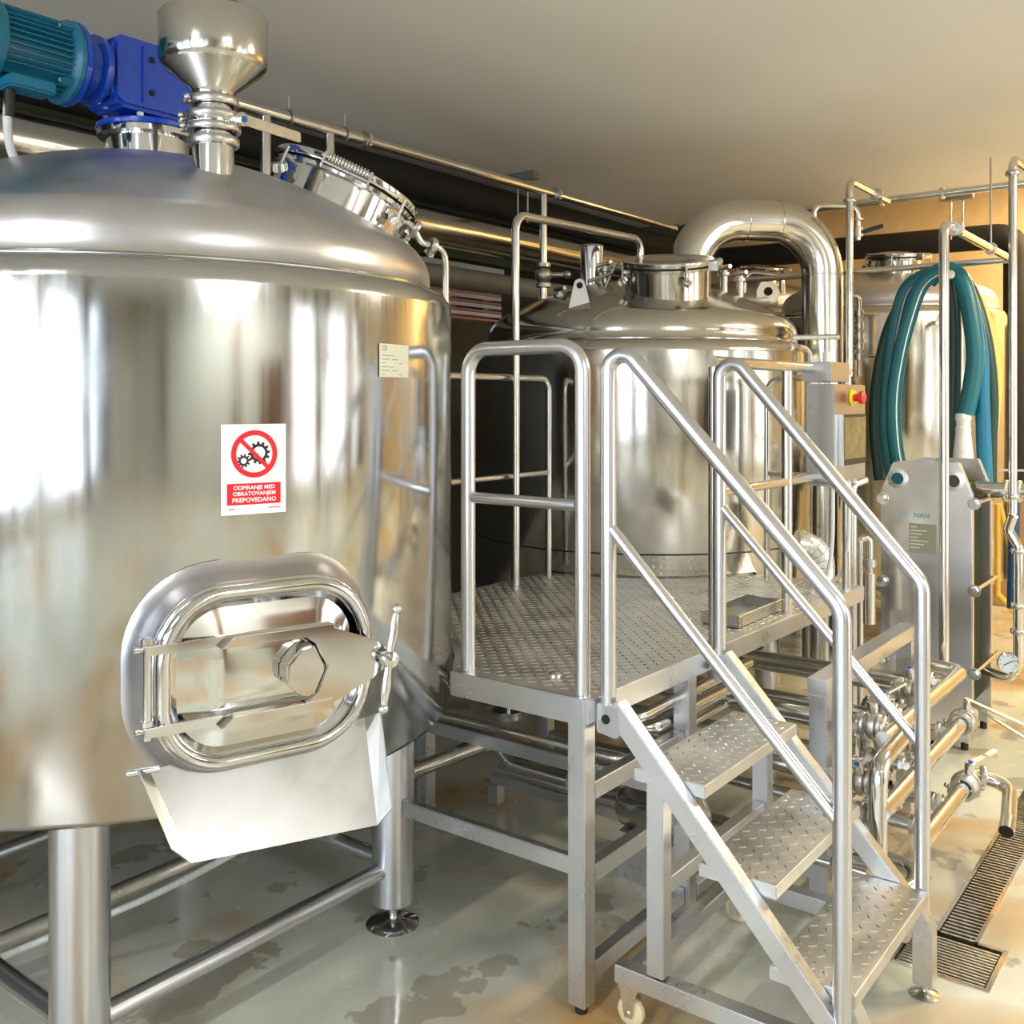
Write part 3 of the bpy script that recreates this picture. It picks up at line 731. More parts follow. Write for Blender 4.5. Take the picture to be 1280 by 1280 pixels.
# ------------------------------------------------------------------ third vessel beyond and fourth
def far_tank(name, label, c, R, z0, z1, dh, hoff):
    t = thing(name, label, 'tank', (*c, 0))
    _, _, pr = tank_shell(c, R, z0, z1, dh, R*.93, mat='kettle_steel', par=t, dmat='dome_steel', n=64)
    for sx, sy in ((1, -1), (1, 1), (-1, -1), (-1, 1)):
        MB().cyl((c[0]+sx*R*.6, c[1]+sy*R*.6, 0), (c[0]+sx*R*.6, c[1]+sy*R*.6, z0+.03), .06, 20).build('leg', 'rail_steel', t)
    hatch(t, (c[0]+hoff[0], c[1]+hoff[1], dome_z(pr, math.hypot(*hoff))+.08), (hoff[0]*.6, hoff[1]*.6, 1), .18, .12, mat='pipe_steel', knobs=3, a_hinge=2.5)
    return t
T3 = at_d(1108, 500, 7.35)
t3 = far_tank('storage_tank', 'tall pale steel tank behind the hanging hoses', (T3.x, T3.y), .80, .45, 2.335, .30, (.12, -.2))
m_ = MB()
m_.tube([at_d(1205, 395, 6.9), at_d(1205, 340, 6.9), at_d(1160, 335, 6.9), at_d(1160, 380, 6.9)], .02, fillet=.06, n=10); m_.build('handle_loop', 'pipe_steel', t3)
m_ = MB().cyl(at_d(1160, 404, 6.62), at_d(1172, 404, 6.45), .014, 10); m_.build('probe', 'cast_steel', t3)
t4 = far_tank('buffer_tank', 'dull domed steel tank in the far left corner behind the exhaust duct', (-3.66, 8.16), .72, .45, 2.46, .27, (.25, -.2))
m_ = MB(); lc = at_d(960, 366, 8.05)
m_.prism([(-.09, -.22), (.09, -.22), (.09, .02), (.05, .09), (-.05, .09), (-.09, .02)], -.008, .008, lambda x, y, z: lc+Vector((x*.8, x*.6+z, y)))
l_ = m_.build('lifting_lug', 'cast_steel', t4, bevel=.002)
MB().lathe([(0, 0), (.035, 0)], lc+Vector((.008, -.012, .01)), (.6, -.8, 0), 16).build('lug_hole', 'recess_shade', l_)
MB().tube([at_d(930, 378, 8.1), at_d(930, 340, 8.1), at_d(978, 345, 8.1), at_d(978, 372, 8.1)], .026, fillet=.08, n=10).build('handle_loop', 'pipe_steel', t4)

# ------------------------------------------------------------------ platform
PZ = .877
pf = thing('service_platform', 'raised steel service platform with checker plate deck between the tanks', 'platform', (-1.47, 2.31, 0))
poly = [(-1.985, 2.31), (-1.50, 2.31), (-1.452, 4.45), (-1.93, 4.45)]
for k in range(9):
    a = radians(-26-(88-26)*k/8); poly.append((KC[0]+(KR+.012)*cos(a), KC[1]+(KR+.012)*sin(a)))
poly += [(-2.76, 3.89), (-2.76, 2.80)]
for k in range(7):
    a = radians(80-(80-33)*k/6); poly.append((TC[0]+(TR+.012)*cos(a), TC[1]+(TR+.012)*sin(a)))
MB().prism(poly, PZ-.004, PZ).build('deck_plate', 'checker_steel', pf, smooth=False)
def inside(x, y, P, m=.015):
    c = False; j = len(P)-1
    for i in range(len(P)):
        (xi, yi), (xj, yj) = P[i], P[j]
        if (yi > y) != (yj > y) and x < (xj-xi)*(y-yi)/(yj-yi)+xi: c = not c
        j = i
    return c
def lug(mb, x, y, z, ang, L=.013, w=.0038, h=.0018):
    c, s_ = cos(ang), sin(ang)
    def q(a, b, hh): return (x+a*c-b*s_, y+a*s_+b*c, z+hh)
    mb.add([q(-L, 0, 0), q(0, -w, 0), q(L, 0, 0), q(0, w, 0), q(-L*.55, 0, h), q(L*.55, 0, h)],
           [(0, 1, 4), (1, 5, 4), (1, 2, 5), (2, 3, 5), (3, 4, 5), (3, 0, 4)])
def lugs(mb, x0, x1, y0, y1, z, test=None, p=.034):
    i = 0; x = x0+p*.6
    while x < x1-p*.4:
        j = 0; y = y0+p*.6
        while y < y1-p*.4:
            if test is None or (test(x-.018, y) and test(x+.018, y) and test(x, y-.018) and test(x, y+.018)):
                lug(mb, x, y, z, pi/4 if (i+j) % 2 else -pi/4)
            j += 1; y += p
        i += 1; x += p
m_ = MB(); lugs(m_, -2.8, -1.45, 2.31, 4.42, PZ, lambda x, y: inside(x, y, poly), p=.028)
o = m_.build('checker_lugs', 'lug_steel', pf, smooth=False); o['kind'] = 'stuff'
MB().box((-1.985, 2.295, PZ-.072), (-1.50, 2.31, PZ+.001)).build('front_edge', 'frame_steel', pf, bevel=.003)
MB().prism([(-1.50, 2.295), (-1.486, 2.295), (-1.437, 4.465), (-1.452, 4.465)], PZ-.066, PZ+.001).build('side_edge', 'frame_steel', pf, bevel=.003)
MB().box((-1.93, 4.45, PZ-.066), (-1.453, 4.465, PZ+.001)).build('far_edge', 'frame_steel', pf, bevel=.003)
MB().box((-2.775, 2.85, PZ-.06), (-2.76, 3.88, PZ+.001)).build('inner_edge', 'frame_steel', pf, bevel=.003)
LS = .056
def sq(mb, x, y, z0, z1, s=LS): return mb.box((x-s/2, y-s/2, z0), (x+s/2, y+s/2, z1))
legs = [(-1.527, 2.325), (-1.514, 2.915), (-1.484, 4.40), (-2.72, 3.0), (-2.72, 3.84)]
for x, y in legs:
    l = sq(MB(), x, y, .025, PZ-.006).build('leg', 'frame_steel', pf, bevel=.003)
    MB().cyl((x, y, 0), (x, y, .03), .018, 12).build('levelling_foot', 'black_rubber', l)
for z in (.61, .378, .108):
    MB().box((-1.541, 2.353, z-.025), (-1.501, 2.887, z+.025)).build('stretcher', 'frame_steel', pf, bevel=.003)
MB().box((-1.517, 2.943, .09), (-1.480, 4.372, .13)).build('stretcher', 'frame_steel', pf, bevel=.003)
MB().box((-2.20, 2.315, .375), (-1.555, 2.345, .425)).build('front_stretcher', 'frame_steel', pf, bevel=.003)
MB().box((-2.69, 3.00, .375), (-1.542, 2.96, .425)).build('cross_stretcher', 'frame_steel', pf, bevel=.003)
MB().box((-1.96, 2.325, PZ-.05), (-1.555, 2.365, PZ-.006)).build('deck_joist', 'frame_steel', pf)
MB().box((-2.75, 3.2, PZ-.05), (-1.482, 3.24, PZ-.006)).build('deck_joist', 'frame_steel', pf)
RR = .0222
gr = MB().tube([(-1.945, 2.335, PZ), (-1.945, 2.335, 1.853), (-1.53, 2.335, 1.853), (-1.53, 2.335, PZ)], RR, fillet=.075, n=20, fn=8).build('guardrail', 'rail_steel', pf)
MB().tube([(-1.925, 2.335, 1.405), (-1.55, 2.335, 1.405)], .017, n=16).build('knee_rail', 'rail_steel', pf)
MB().tube([(-2.70, 2.86, PZ), (-2.70, 2.86, 1.80), (-2.70, 3.83, 1.80), (-2.70, 3.83, PZ)], .0155, fillet=.06, n=14).build('inner_guardrail', 'pipe_steel', pf)
MB().tube([(-2.70, 2.875, 1.36), (-2.70, 3.815, 1.36)], .0135, n=12).build('inner_knee_rail', 'pipe_steel', pf)
m_ = MB(); m_.tube([(-1.505, 3.10, 1.83), (-1.475, 4.36, 1.83)], .0205, n=16); m_.build('side_rail', 'pipe_steel', pf)
m_ = MB(); m_.tube([(-1.505, 3.10, 1.385), (-1.475, 4.34, 1.385)], .017, n=14); m_.build('side_knee_rail', 'pipe_steel', pf)
for y in (3.11, 3.71, 4.345):
    _x = -1.505+(y-3.10)*.024
    MB().tube([(_x, y, PZ), (_x, y, 1.812)], .0205, n=16).build('guard_post', 'pipe_steel', pf)
MB().tube([(-1.86, 4.39, PZ), (-1.86, 4.39, 1.80), (-1.49, 4.39, 1.80)], .0135, fillet=.07, n=12).build('end_rail', 'pipe_steel', pf)
MB().tube([(-1.845, 4.39, 1.36), (-1.49, 4.39, 1.36)], .012, n=12).build('end_knee_rail', 'pipe_steel', pf)
# stopper button lying on the deck
b_ = at_z(693, 848, PZ)
solo(MB().lathe([(0, 0), (.018, 0), (.021, .006), (.019, .014), (.010, .019), (0, .02)], b_, Z_, 20), 'steel_stopper', 'mirror_steel', 'small round steel stopper lying on the platform deck', 'stopper')
# perforated tray
tr = thing('perforated_tray', 'shallow rectangular perforated steel tray on the platform deck', 'tray', (-1.62, 3.57, PZ+.003))
tx0, tx1, ty0, ty1, tz0, tz1 = -1.675, -1.525, 3.35, 3.74, PZ+.004, PZ+.044
MB().box((tx0, ty0, tz0), (tx1, ty1, tz0+.003)).build('base', 'perforated_steel', tr, smooth=False)
for a, b in (((tx0, ty0), (tx1, ty0)), ((tx1, ty0), (tx1, ty1)), ((tx1, ty1), (tx0, ty1)), ((tx0, ty1), (tx0, ty0))):
    MB().beam((*a, (tz0+tz1)/2), (*b, (tz0+tz1)/2), .003, tz1-tz0).build('wall', 'perforated_steel', tr, smooth=False)
MB().tube([(tx0, ty0, tz1), (tx1, ty0, tz1), (tx1, ty1, tz1), (tx0, ty1, tz1)], .003, closed=True, n=6).build('rim_wire', 'lug_steel', tr)
m_ = MB()
for i in range(19):
    for j in range(4):
        c_ = Vector((tx0+.008+i*.0085, ty0-.0017, tz0+.006+j*.0090)); m_.lathe([(0, 0), (.0024, 0)], c_, -Y_, 6)
        c_ = Vector((tx0+.008+i*.0085, ty1-.0017, tz0+.006+j*.0090)); m_.lathe([(0, 0), (.0024, 0)], c_, -Y_, 6)
for i in range(38):
    for j in range(4):
        c_ = Vector((tx1+.0017, ty0+.008+i*.0101, tz0+.006+j*.0090)); m_.lathe([(0, 0), (.0024, 0)], c_, X_, 6)
        c_ = Vector((tx0+.0017, ty0+.008+i*.0101, tz0+.006+j*.0090)); m_.lathe([(0, 0), (.0024, 0)], c_, X_, 6)
o = m_.build('perforations', 'recess_shade', tr, smooth=False); o['kind'] = 'stuff'

# ------------------------------------------------------------------ mobile stairs
stx = thing('mobile_stairs', 'three-step wheeled steel staircase with tube handrails leading onto the platform', 'stairs', (-1.1, 2.7, 0))
YL, YR = 2.355, 3.035
def strz(x): return .817-1.08*(x+1.396)
for Yp, XP, ZB in ((YL, -1.458, 1.205), (YR, -1.45, 1.165)):
    MB().beam((-1.435, Yp, strz(-1.435)), (-.81, Yp, strz(-.81)), .045, .055).build('stringer', 'frame_steel', stx, bevel=.003)
    MB().prism([(-1.484, .785), (-1.42, .775), (-1.405, .80), (-1.41, .865), (-1.484, .865)], Yp-.024, Yp+.024, lambda x, z, y: (x, y, z)).build('top_bracket', 'rail_steel', stx, bevel=.004)
    MB().cyl((-1.452, Yp-.026, .825), (-1.452, Yp-.0245, .825), .013, 16).build('bracket_hole', 'recess_shade', stx)
    MB().tube([(XP, Yp, .86), (XP, Yp, 1.895), (-.81, Yp, ZB), (-.81, Yp, .17)], RR, fillet=[.047, .08], n=20, fn=10).build('handrail', 'rail_steel', stx)
    MB().tube([(XP+.01, Yp, 1.345), (-.825, Yp, .705)], .0165, n=16).build('knee_rail', 'rail_steel', stx)
    # front leg and foot
    fx = -.79
    l = MB().prism([(fx-.045, .26), (fx-.02, .28), (fx+.027, .20), (fx+.027, .035), (fx-.027, .035), (fx-.027, .18), (fx-.06, .23)], Yp-.027-(.05 if Yp > 2.7 else -.05), Yp+.027-(.05 if Yp > 2.7 else -.05), lambda x, z, y: (x, y, z)).build('front_leg', 'frame_steel', stx, bevel=.002)
    yy = Yp-(.05 if Yp > 2.7 else -.05)
    MB().cyl((fx, yy, .008), (fx, yy, .04), .011, 12).build('foot_spindle', 'pipe_steel', l)
    MB().lathe([(0, 0), (.040, 0), (.042, .004), (.02, .014), (0, .015)], (fx, yy, 0), Z_, 24).build('foot_disc', 'pipe_steel', l)
    # rear vertical leg
    sq(MB(), -1.30, Yp, .17, strz(-1.30)-.02, .05).build('rear_leg', 'frame_steel', stx, bevel=.003)
    MB().box((-1.425, Yp-.025, .115), (-.845, Yp+.025, .165)).build('base_rail', 'frame_steel', stx, bevel=.003)
    cx_ = -1.385
    cs = MB(); cs.box((cx_-.03, Yp-.022, .105), (cx_+.03, Yp+.022, .115))
    for s_ in (-1, 1): cs.prism([(-.026, .105), (.026, .105), (.012, .03), (-.012, .03)], Yp+s_*.017-.002, Yp+s_*.017+.002, lambda x, z, y: (cx_+x, y, z))
    c1 = cs.build('caster', 'lug_steel', stx)
    MB().lathe([(.0, -.011), (.030, -.011), (.038, -.008), (.04, 0), (.038, .008), (.030, .011), (0, .011)], (cx_, Yp, .041), Y_, 28).build('wheel', 'cream_rubber', c1)
    MB().cyl((cx_, Yp-.022, .041), (cx_, Yp+.022, .041), .007, 8).build('axle', 'lug_steel', c1)
for x, z in ((-1.385, .14), (-1.30, .40)):
    MB().box((x-.02, YL+.025, z-.022), (x+.02, YR-.025, z+.022)).build('cross_bar', 'frame_steel', stx, bevel=.003)
MB().box((-.92, YL+.025, .10), (-.88, YR-.025, .14)).build('cross_bar', 'frame_steel', stx, bevel=.003)
for xf, z in ((-1.177, .692), (-.982, .487), (-.787, .284)):
    t = MB().box((xf-.215, YL+.024, z-.035), (xf, YR-.024, z)).build('tread', 'checker_steel', stx, bevel=.003)
    m_ = MB(); lugs(m_, xf-.215, xf, YL+.02, YR-.02, z, p=.034)
    o = m_.build('tread_lugs', 'lug_steel', t, smooth=False); o['kind'] = 'stuff'
    for y in (YL+.06, YR-.06): MB().prism([(xf-.13, z-.036), (xf-.03, z-.036), (xf-.10, z-.10), (xf-.13, z-.10)], y-.002, y+.002, lambda x, zz, yy: (x, yy, zz)).build('tread_bracket', 'frame_steel', t, smooth=False)

# ------------------------------------------------------------------ control panel on the guardrail
cb = thing('control_cabinet', 'stainless control box with touch screen and red emergency stop on the guardrail', 'control panel', (-1.44, 4.18, 1.36))
MB().box((-1.52, 3.985, 1.365), (-1.405, 4.38, 1.765)).build('cabinet', 'sheet_steel', cb, bevel=.004)
MB().box((-1.53, 3.965, 1.775), (-1.41, 4.19, 1.855)).build('mounting_clamp', 'sheet_steel', cb, bevel=.003)
MB().box((-1.525, 3.99, 1.35), (-1.41, 4.1, 1.362)).build('lower_bracket', 'sheet_steel', cb, bevel=.003)
m_ = MB().box((-1.404, 4.06, 1.43), (-1.395, 4.36, 1.64)); sc = m_.build('screen_bezel', 'black_rubber', cb, bevel=.002)
MB().box((-1.3945, 4.075, 1.455), (-1.393, 4.345, 1.628)).build('screen', 'touch_screen', sc, smooth=False)
MB().box((-1.404, 4.04, 1.43), (-1.388, 4.056, 1.64)).build('bezel_edge', 'mirror_steel', sc)
m_ = MB().lathe([(0, 0), (.034, 0), (.036, .004), (.030, .012), (0, .012)], (-1.405, 4.20, 1.71), X_, 24); es = m_.build('stop_collar', 'estop_yellow', cb)
MB().lathe([(0, .012), (.016, .012), (.016, .03), (.026, .034), (.027, .05), (.020, .056), (0, .057)], (-1.405, 4.20, 1.71), X_, 24).build('stop_button', 'estop_red', es)
for y in (4.08, 4.16, 4.27, 4.35):
    m_ = MB().cyl((-1.45, y, 1.34), (-1.45, y, 1.365), .018, 14); m_.build('cable_gland', 'white_plastic', cb)
for i, y in enumerate((4.10, 4.30)):
    solo(MB().tube(smooth_path([(-1.45, y, 1.34), (-1.46, y+.02, 1.1), (-1.50, y+.06, .95), (-1.56, y+.05, .882)], 5), .009, n=8), 'control_cable', 'white_plastic',
         ('white cable hanging from the near end of the control box' if i == 0 else 'white cable hanging from the far end of the control box'), 'cable')
# foil elbow on the deck
fe = thing('insulated_elbow', 'segmented silver foil elbow standing on the platform behind the stairs', 'elbow', (-1.72, 4.10, PZ))
ep = at_z(1026, 727, PZ); c0 = ep+Z_*.07
pts = [ep+Z_*.002, ep+Z_*.07]
Rb = .10; dirx = (at_d(1000, 690, 4.45)-at_d(1030, 690, 4.45)); dirx.z = 0; dirx.normalize()
cen = c0+dirx*Rb
m_ = MB(); path = [ep+Z_*.002]
for k in range(6):
    a = radians(18*k); path.append(cen-dirx*Rb*cos(a)+Z_*Rb*sin(a))
m_.tube(path, .062, n=28); m_.build('foil_cladding', 'foil_steel', fe, ang=10)
m_ = MB()
for k in range(1, 6): m_.torus(path[k], path[min(k+1, 5)]-path[k-1], .062, .002, 28, 5)
m_.build('seam', 'mirror_steel', fe)
e_ = path[-1]; MB().lathe([(.05, 0), (.064, 0), (.064, .012), (0, .012)], e_, (path[-1]-path[-2]), 28).build('end_ring', 'lug_steel', fe)

# ------------------------------------------------------------------ plate heat exchanger
HXX0, HXX1, HXY0 = -1.585, -1.150, 5.18
hxo = thing('heat_exchanger', 'plate heat exchanger with thick steel end plate beside the manifold', 'heat exchanger', (-1.37, 5.4, 0))
ztop = 1.395
def hxpoly(m=0): return [(HXX0+m, .10), (HXX1-m, .10), (HXX1-m, 1.24), (HXX1-.06, ztop-m), (HXX1-.11, ztop-m+.0), (HXX0+.11, ztop-m), (HXX0+.06, ztop-m-.01), (HXX0+m, 1.24)]
MB().prism(hxpoly(), HXY0, HXY0+.035, lambda x, z, y: (x, y, z)).build('end_plate', 'plate_steel', hxo, bevel=.004)
MB().prism(hxpoly(), HXY0+.40, HXY0+.435, lambda x, z, y: (x, y, z)).build('end_plate', 'plate_steel', hxo, bevel=.004)
m_ = MB().box((HXX0+.05, HXY0+.035, .16), (HXX1-.05, HXY0+.09, 1.30)); m_.build('spacer_plate', 'sheet_steel', hxo)
for i in range(34):
    y = HXY0+.10+i*.0088
    MB().box((HXX0+.045+.004*(i % 2), y, .18), (HXX1-.045-.004*(i % 2), y+.005, 1.28)).build('exchanger_plate', 'gasket_green', hxo, smooth=False)
for z in (1.33, .15): MB().cyl(((HXX0+HXX1)/2, HXY0+.035, z), ((HXX0+HXX1)/2, HXY0+.62, z), .022, 16).build('guide_bar', 'pipe_steel', hxo)
MB().box(((HXX0+HXX1)/2-.03, HXY0+.60, 0), ((HXX0+HXX1)/2+.03, HXY0+.64, 1.37)).build('rear_column', 'frame_steel', hxo)
for z in (1.20, .78, .38):
    for x in (HXX0+.022, HXX1-.022):
        m_ = MB().cyl((x+(.03 if x > -1.3 else -.012), HXY0-.03, z), (x+(.03 if x > -1.3 else -.012), HXY0+.5, z), .011, 12)
        xx = x+(.03 if x > -1.3 else -.012)
        m_.cyl((xx, HXY0-.028, z), (xx, HXY0-.004, z), .020, 6); m_.cyl((xx, HXY0-.006, z), (xx, HXY0, z), .030, 20)
        m_.obox((xx-(.022 if x > -1.3 else -.022), HXY0+.418, z), X_, Y_, Z_, .028, .016, .014)
        m_.build('tie_bolt', 'mirror_steel', hxo)
for x, mm_ in ((HXX0+.085, 'teal_hose'), (HXX1-.085, 'estop_yellow')):
    for z in (1.305,):
        r_ = MB().lathe([(.030, 0), (.050, 0), (.050, .006), (.030, .008)], (x, HXY0-.001, z), -Y_, 28).build('port_ring', 'lug_steel', hxo)
        MB().lathe([(0, 0), (.030, 0)], (x, HXY0-.003, z), -Y_, 24).build('port', mm_ if mm_ == 'teal_hose' and z > 1 else ('gasket_green' if z > 1 else 'recess_shade'), r_)
pl = MB().box((-1.445, HXY0-.004, .94), (-1.315, HXY0-.0005, 1.085)).build('name_plate', 'ink_grey', hxo, smooth=False)
m_ = MB()
for i in range(7):
    z = 1.07-i*.017; m_.add([(-1.438, HXY0-.0046, z), (-1.438+.03+.07*((i*37 % 10)/10), HXY0-.0046, z), (-1.438+.03+.07*((i*37 % 10)/10), HXY0-.0046, z-.005), (-1.438, HXY0-.0046, z-.005)], [(0, 1, 2, 3)])
m_.build('print', 'label_cream', pl, smooth=False)
m_ = MB(); put_text(m_, 'NAN', .034, lambda x, y: Vector((-1.385+x, HXY0-.001, 1.125+y)))
for a, b, c in ((0, .022, 0),):
    ctr = Vector((-1.465, HXY0-.001, 1.127)); dm = [(-.026, 0), (0, .016), (.026, 0), (0, -.016)]
    for i in range(4):
        p = Vector((dm[i][0], 0, dm[i][1])); q = Vector((dm[(i+1) % 4][0], 0, dm[(i+1) % 4][1]))
        m_.add([ctr+p, ctr+q, ctr+q*.84, ctr+p*.84], [(0, 1, 2, 3)])
put_text(m_, 'N', .014, lambda x, y: Vector((-1.465+x, HXY0-.001, 1.127+y)))
m_.build('lettering', 'sign_cyan', hxo, smooth=False)
for x in (HXX0+.05, HXX1-.04):
    for y in (HXY0+.018, HXY0+.418):
        l = MB().box((x-.022, y-.016, .035), (x+.022, y+.016, .11)).build('foot', 'frame_steel', hxo, bevel=.002)
        MB().cyl((x, y, 0), (x, y, .04), .018, 12).build('foot_pad', 'black_rubber', l)
MB().tube([(HXX0-.03, HXY0+.2, .02), (HXX0-.03, HXY0+.2, 1.15), (HXX0+.0, HXY0+.2, 1.22)], .012, fillet=.05, n=10).build('side_tube', 'lug_steel', hxo)

def _v(px, py, d): return at_d(px, py, d)
solo(MB().tube([Vector((_v(1066, 605, 4.75).x, _v(1066, 605, 4.75).y, .05)), _v(1066, 606, 4.75), _v(1082, 600, 4.78)], .019, fillet=.03, n=14), 'riser_pipe', 'pipe_steel', 'upright pipe rising below the control box with a short bent top', 'pipe')
_a = _v(1075, 678, 4.9); _b = _v(1087, 678, 4.9)
hk_ = thing('hook_pipe', 'hook shaped pipe with a union beside the heat exchanger', 'pipe', (_a.x, _a.y, .05))
MB().tube([Vector((_a.x, _a.y, .05)), _a+Z_*.02, _b+Z_*.02, _b-Z_*.16], .017, fillet=.035, n=12).build('tube', 'pipe_steel', hk_)
MB().cyl(_b-Z_*.12, _b-Z_*.08, .032, 16).build('union', 'cast_steel', hk_)
MB().cyl(_b-Z_*.40, _b-Z_*.15, .028, 16).build('sleeve', 'lug_steel', hk_)

# ------------------------------------------------------------------ overhead pipes and ducts
def pipe(name, label, pts, r, mat='pipe_steel', fillet=.05, cat='pipe', n=16, rings=(), hang=(), group=None):
    t = thing(name, label, cat, pts[0], group)
    MB().tube(pts, r, fillet=fillet, n=n).build('tube', mat, t)
    for p, ax in rings: clamp_ring(t, p, ax, r, .022, name='union')
    for p, top in hang:
        m_ = MB(); m_.torus(p, pipe_axis(pts, p), r+.006, .005, 18, 6); m_.cyl(Vector(p)+Z_*(r+.008), (p[0], p[1], top), .005, 8)
        m_.build('hanger', 'cast_steel', t)
    return t
def pipe_axis(pts, p):
    best = None
    for a, b in zip(pts, pts[1:]):
        a = Vector(a); b = Vector(b); t = max(0, min(1, (Vector(p)-a).dot(b-a)/(b-a).length_squared)); d = (a+(b-a)*t-Vector(p)).length
        if best is None or d < best[0]: best = (d, b-a)
    return best[1]
CX, CPZ = -3.3, 2.89
main = pipe('ceiling_pipe', 'long steel pipe running just under the ceiling above both tanks', [(CX, -2.6, CPZ), (CX, 6.2, CPZ)], .026,
            rings=[((CX, 4.74, CPZ), Y_), ((CX, 3.22, CPZ), Y_)], hang=[((CX, y, CPZ), CPZ+.09) for y in (.6, 2.78, 3.10)])
for y, zb in ((2.66, 2.2), (3.01, 2.2), (4.63, 2.0)):
    d_ = MB().tube([(CX, y, CPZ-.02), (CX, y, zb)], .022, n=14).build('drop_tube', 'pipe_steel', main)
m_ = MB(); c_ = Vector((CX, 4.63, 2.41)); m_.ball(c_, .05, 16); m_.cyl(c_-Z_*.07, c_-Z_*.045, .042, 16); m_.cyl(c_+Z_*.045, c_+Z_*.07, .042, 16); m_.cyl(c_, c_+Vector((.12, .06, 0)), .016, 12); m_.ball(c_+Vector((.12, .06, 0)), .024, 12)
m_.build('ball_valve', 'cast_steel', main)
pipe('ceiling_cross_pipe', 'thin dark steel pipe running below the ceiling along the far end', [(CX, 6.23, 2.92), (1.6, 6.23, 2.92)], .022,
     rings=[((-1.55, 6.23, 2.92), X_), ((-1.9, 6.23, 2.92), X_)], hang=[])
p1 = at_d(1062, 228, 5.5)
pipe('corner_pipe', 'upright steel pipe left of the hoses elbowed into the ceiling pipe', [(p1.x, p1.y, 1.83), (p1.x, p1.y, 2.91), (p1.x, 6.20, 2.91)], .0195, fillet=.05,
     rings=[((p1.x, p1.y, 2.80), Z_), ((p1.x, 5.95, 2.91), Y_)])
P2 = at_d(1180, 283, 4.3)
pipe('upright_pipe', 'upright steel pipe in front of the hoses and the heat exchanger', [(P2.x, P2.y, .52), (P2.x, P2.y, 2.46), (P2.x, 5.86, 2.46)], .0205, fillet=.05,
     rings=[((P2.x, P2.y+.16, 2.46), Y_)], hang=[((P2.x, 5.45, 2.46), 2.92)])
P3 = at_d(1266, 200, 4.75)
pipe('right_upright_pipe', 'upright steel pipe at the right edge elbowed below the ceiling', [(P3.x, P3.y, 1.16), (P3.x, P3.y, 2.85), (P3.x+.02, P3.y+.35, 2.85), (P3.x+1.3, P3.y+.35, 2.85)], .0195, fillet=.05,
     rings=[((P3.x, P3.y, 2.78), Z_), ((P3.x, P3.y, 1.24), Z_)])
pipe('lower_cross_pipe', 'dark horizontal steel pipe the hoses hang over', [(-2.62, 5.86, 2.45), (P2.x+.02, 5.86, 2.45)], .0175)
# small valve branch by the elbow duct
vb = thing('vent_branch', 'short bent pipe with a black lever valve beside the exhaust duct', 'valve', at_d(1070, 250, 5.75))
d5 = 5.75
MB().tube([at_d(1017, 278, d5), at_d(1017, 256, d5), at_d(1072, 258, d5), at_d(1072, 300, d5)], .017, fillet=.05, n=12).build('tube', 'pipe_steel', vb)
m_ = MB(); m_.cyl(at_d(1072, 296, d5), at_d(1072, 284, d5), .03, 14); m_.cyl(at_d(1072, 276, d5), at_d(1072, 273, d5), .032, 14); m_.build('valve_body', 'cast_steel', vb)
MB().beam(at_d(1078, 290, d5-.03), at_d(1104, 282, d5-.06), .02, .024).build('lever', 'black_rubber', vb, bevel=.004)
# ducts
pipe('insulated_duct', 'thick black foam insulated pipe along the left wall and far end', [(-4.2, -2.6, 3.09), (-4.2, 8.6, 3.02), (-1.585, 8.6, 2.99), (-1.585, 8.6, .98)], .10, mat='black_foam', fillet=.15, n=24)
pipe('silver_duct', 'large silver ventilation duct running behind the tanks on the left wall', [(-4.2, -2.6, 2.79), (-4.2, 8.3, 2.79)], .115, mat='pipe_steel', n=28)
pipe('grey_cable_tray', 'dark grey pipe below the silver duct behind the tanks', [(-4.25, -2.6, 2.50), (-4.25, 8.3, 2.50)], .07, mat='insul_grey', n=20)
m_ = MB().tube([(-4.45, -2.6, 2.95), (-4.45, 8.3, 2.95)], .05, n=14)
solo(m_, 'wall_pipe', 'insul_grey', 'slim grey pipe squeezed between the black duct and the left wall', 'pipe')
# rectangular lamp boxes / brackets on the ceiling
for nm, (px, py, d), lab in (('bracket', (655, 222, 6.6), 'dark grey bracket box under the ceiling above the kettle'), ('bracket', (1198, 246, 7.1), 'small grey bracket plate hung under the ceiling above the hoses')):
    p = at_d(px, py, d); t = thing('ceiling_bracket', lab, 'bracket', (p.x, p.y, p.z))
    MB().box((p.x-.12, p.y-.035, p.z-.02), (p.x+.10, p.y+.035, p.z+.03)).build('plate', 'insul_grey', t, bevel=.004)
    MB().cyl((p.x-.05, p.y, p.z-.3), (p.x-.05, p.y, p.z-.02), .006, 8).build('rod', 'cast_steel', t)
    MB().cyl((p.x+.03, p.y, p.z-.3), (p.x+.03, p.y, p.z-.02), .006, 8).build('rod', 'cast_steel', t)
# riser standing through the platform and bending onto the kettle
r0 = (-2.62, 3.46, PZ+.002)
pipe('kettle_riser_pipe', 'tall thin steel pipe rising from the platform and bending over to the kettle', [(-2.66, 3.52, PZ+.002), (-2.66, 3.52, 2.52), (-2.66, 4.62, 2.55), (-2.66, 4.62, 2.32)], .019, fillet=.07)
